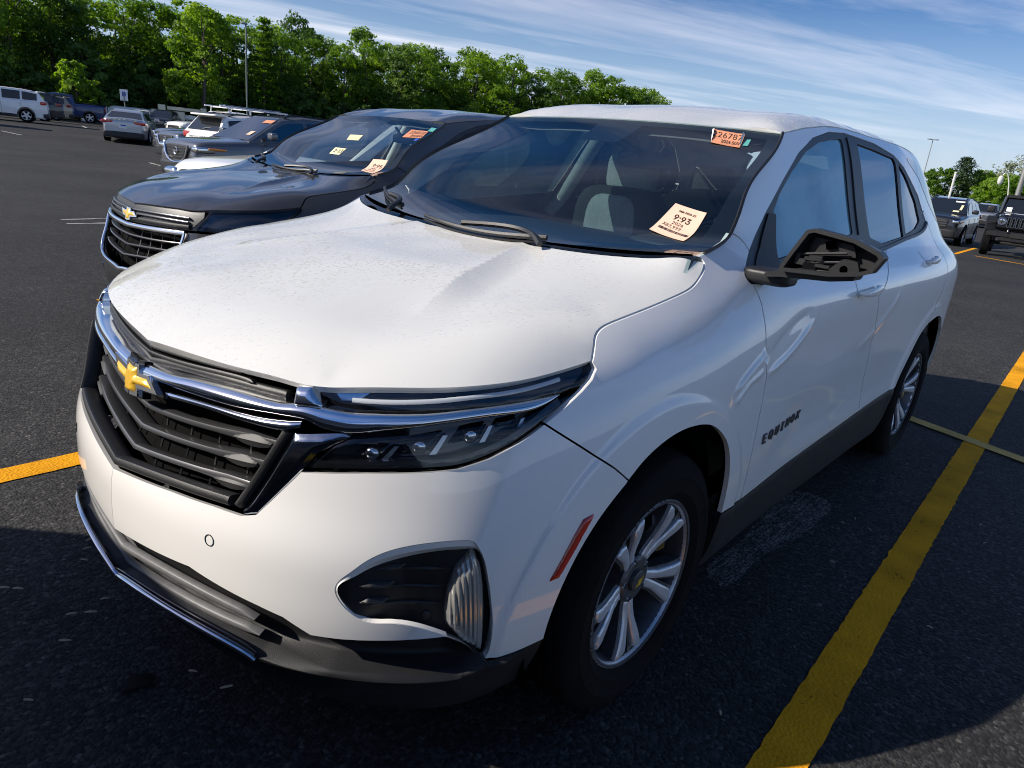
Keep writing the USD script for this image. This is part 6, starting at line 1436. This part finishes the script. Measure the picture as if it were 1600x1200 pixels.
for i in range(8):
    if i not in (0, 1): strip('yellow_line', [(.95 - 1.07 * i + .2, -1.396 - 2.73 * i), (-5.6 - 1.07 * i, -1.53 - 2.73 * i)], .12, 'yellow_line', None, seed=10 + i) if 0 else None
# tyre scuff beside the front wheel
usdkit.material(stage, LK + 'scuff', {'g': ('geometry', {}), 'mp': ('mapping', {'rotation': (0, 0, .02), 'scale': (6, 70, 1)}), 'n': ('noise_texture', {'scale': 1.0, 'detail': 6.0, 'roughness': .75}), 'n2': ('noise_texture', {'scale': 120.0, 'detail': 3.0}), 'a': ('math', {'math_type': 'multiply'}), 'r': ('map_range', {'from_min': .22, 'from_max': .40, 'to_min': 0.0, 'to_max': .9, 'clamp': True}),
    'd': ('diffuse_bsdf', {'color': (.36, .36, .35)}), 't': ('transparent_bsdf', {}), 'm': ('mix_closure', {})},
    [('g.position', 'mp.vector'), ('mp.vector', 'n.vector'), ('g.position', 'n2.vector'), ('n.fac', 'a.value1'), ('n2.fac', 'a.value2'), ('a.value', 'r.value'), ('r.result', 'm.fac'), ('t.BSDF', 'm.closure1'), ('d.BSDF', 'm.closure2')], surface='m.closure')
_sc = Polygon(curve([(-.70, .84), (-.80, .74), (-1.03, .75), (-1.39, .70), (-1.72, .71), (-1.78, .80), (-1.74, .88), (-1.52, .905), (-1.21, .885), (-1.0, .85), (-.82, .86), (-.70, .84)], .02)).buffer(0)
solo('tyre_scuff', patch(lambda q, e: np.stack([q[:, 0], q[:, 1], np.full(len(q), .005)], 1), _sc, 0.0, .05, 0), 'scuff', 'pale dusty tyre scuff on the asphalt behind the front wheel', 'tyre mark')
# fallen seed husks, a black shard
pbr('husk', (.40, .33, .24), .8, noise=(60, .25)); pbr('chip', (.55, .54, .50), .7)
_proto = None
def husk(x, y, a, s, label, group):
    t = Thing('seed_husk', label, 'seed husk', (x, y, .006), a, group=group)
    u = np.linspace(0, 1, 9); w = np.sin(u * math.pi) ** .8 * .0045 * s; L = .028 * s
    V = np.vstack([np.stack([u * L, w, .002 + .003 * np.sin(u * 3)], 1), np.stack([u * L, 0 * w, .006 + .003 * np.sin(u * 3)], 1), np.stack([u * L, -w, .002 + .003 * np.sin(u * 3)], 1)])
    i = np.arange(8); F = np.vstack([np.stack([i, 9 + i, 10 + i], 1), np.stack([i, 10 + i, i + 1], 1), np.stack([9 + i, 18 + i, 19 + i], 1), np.stack([9 + i, 19 + i, 10 + i], 1)])
    t.part('husk', shade((V, F[:, ::-1]), 60), 'husk')
_rg = random.Random(8)
for x, y in [(1.027, -.599), (1.001, -.569), (.814, -.611), (.76, -.735), (.78, -.681), (.93, -.358), (.98, -.246), (1.116, -.077), (.794, .08), (.752, .185), (.841, -.372), (.887, -.329)]:
    husk(x, y, _rg.uniform(-.9, .3), _rg.uniform(.7, 1.15), 'pale fallen seed husk on the asphalt before the white car\'s bumper', 'seed husks before the bumper')
for x, y in [(-1.68, 1.006), (-1.585, .973), (-1.624, 1.072), (-1.036, 1.419), (-1.906, 1.458), (-1.993, 1.352), (-2.091, 1.416), (-.137, 1.1), (-1.2, 1.05), (-2.6, 1.0), (-3.0, 1.25)]:
    husk(x, y, _rg.uniform(0, 3), _rg.uniform(.4, .9), 'tiny pale seed husk in the shade by the wide yellow line', 'seed husks by the yellow line')
t_ = Thing('plastic_shard', 'flat black plastic shard on the asphalt before the white car', 'shard', (0, 0, .005))
t_.part('shard', prism(Polygon([(.958, .008), (.915, -.012), (.880, .012), (.878, .030), (.902, .046), (.93, .034), (.955, .03)]), .006), 'black_gloss')
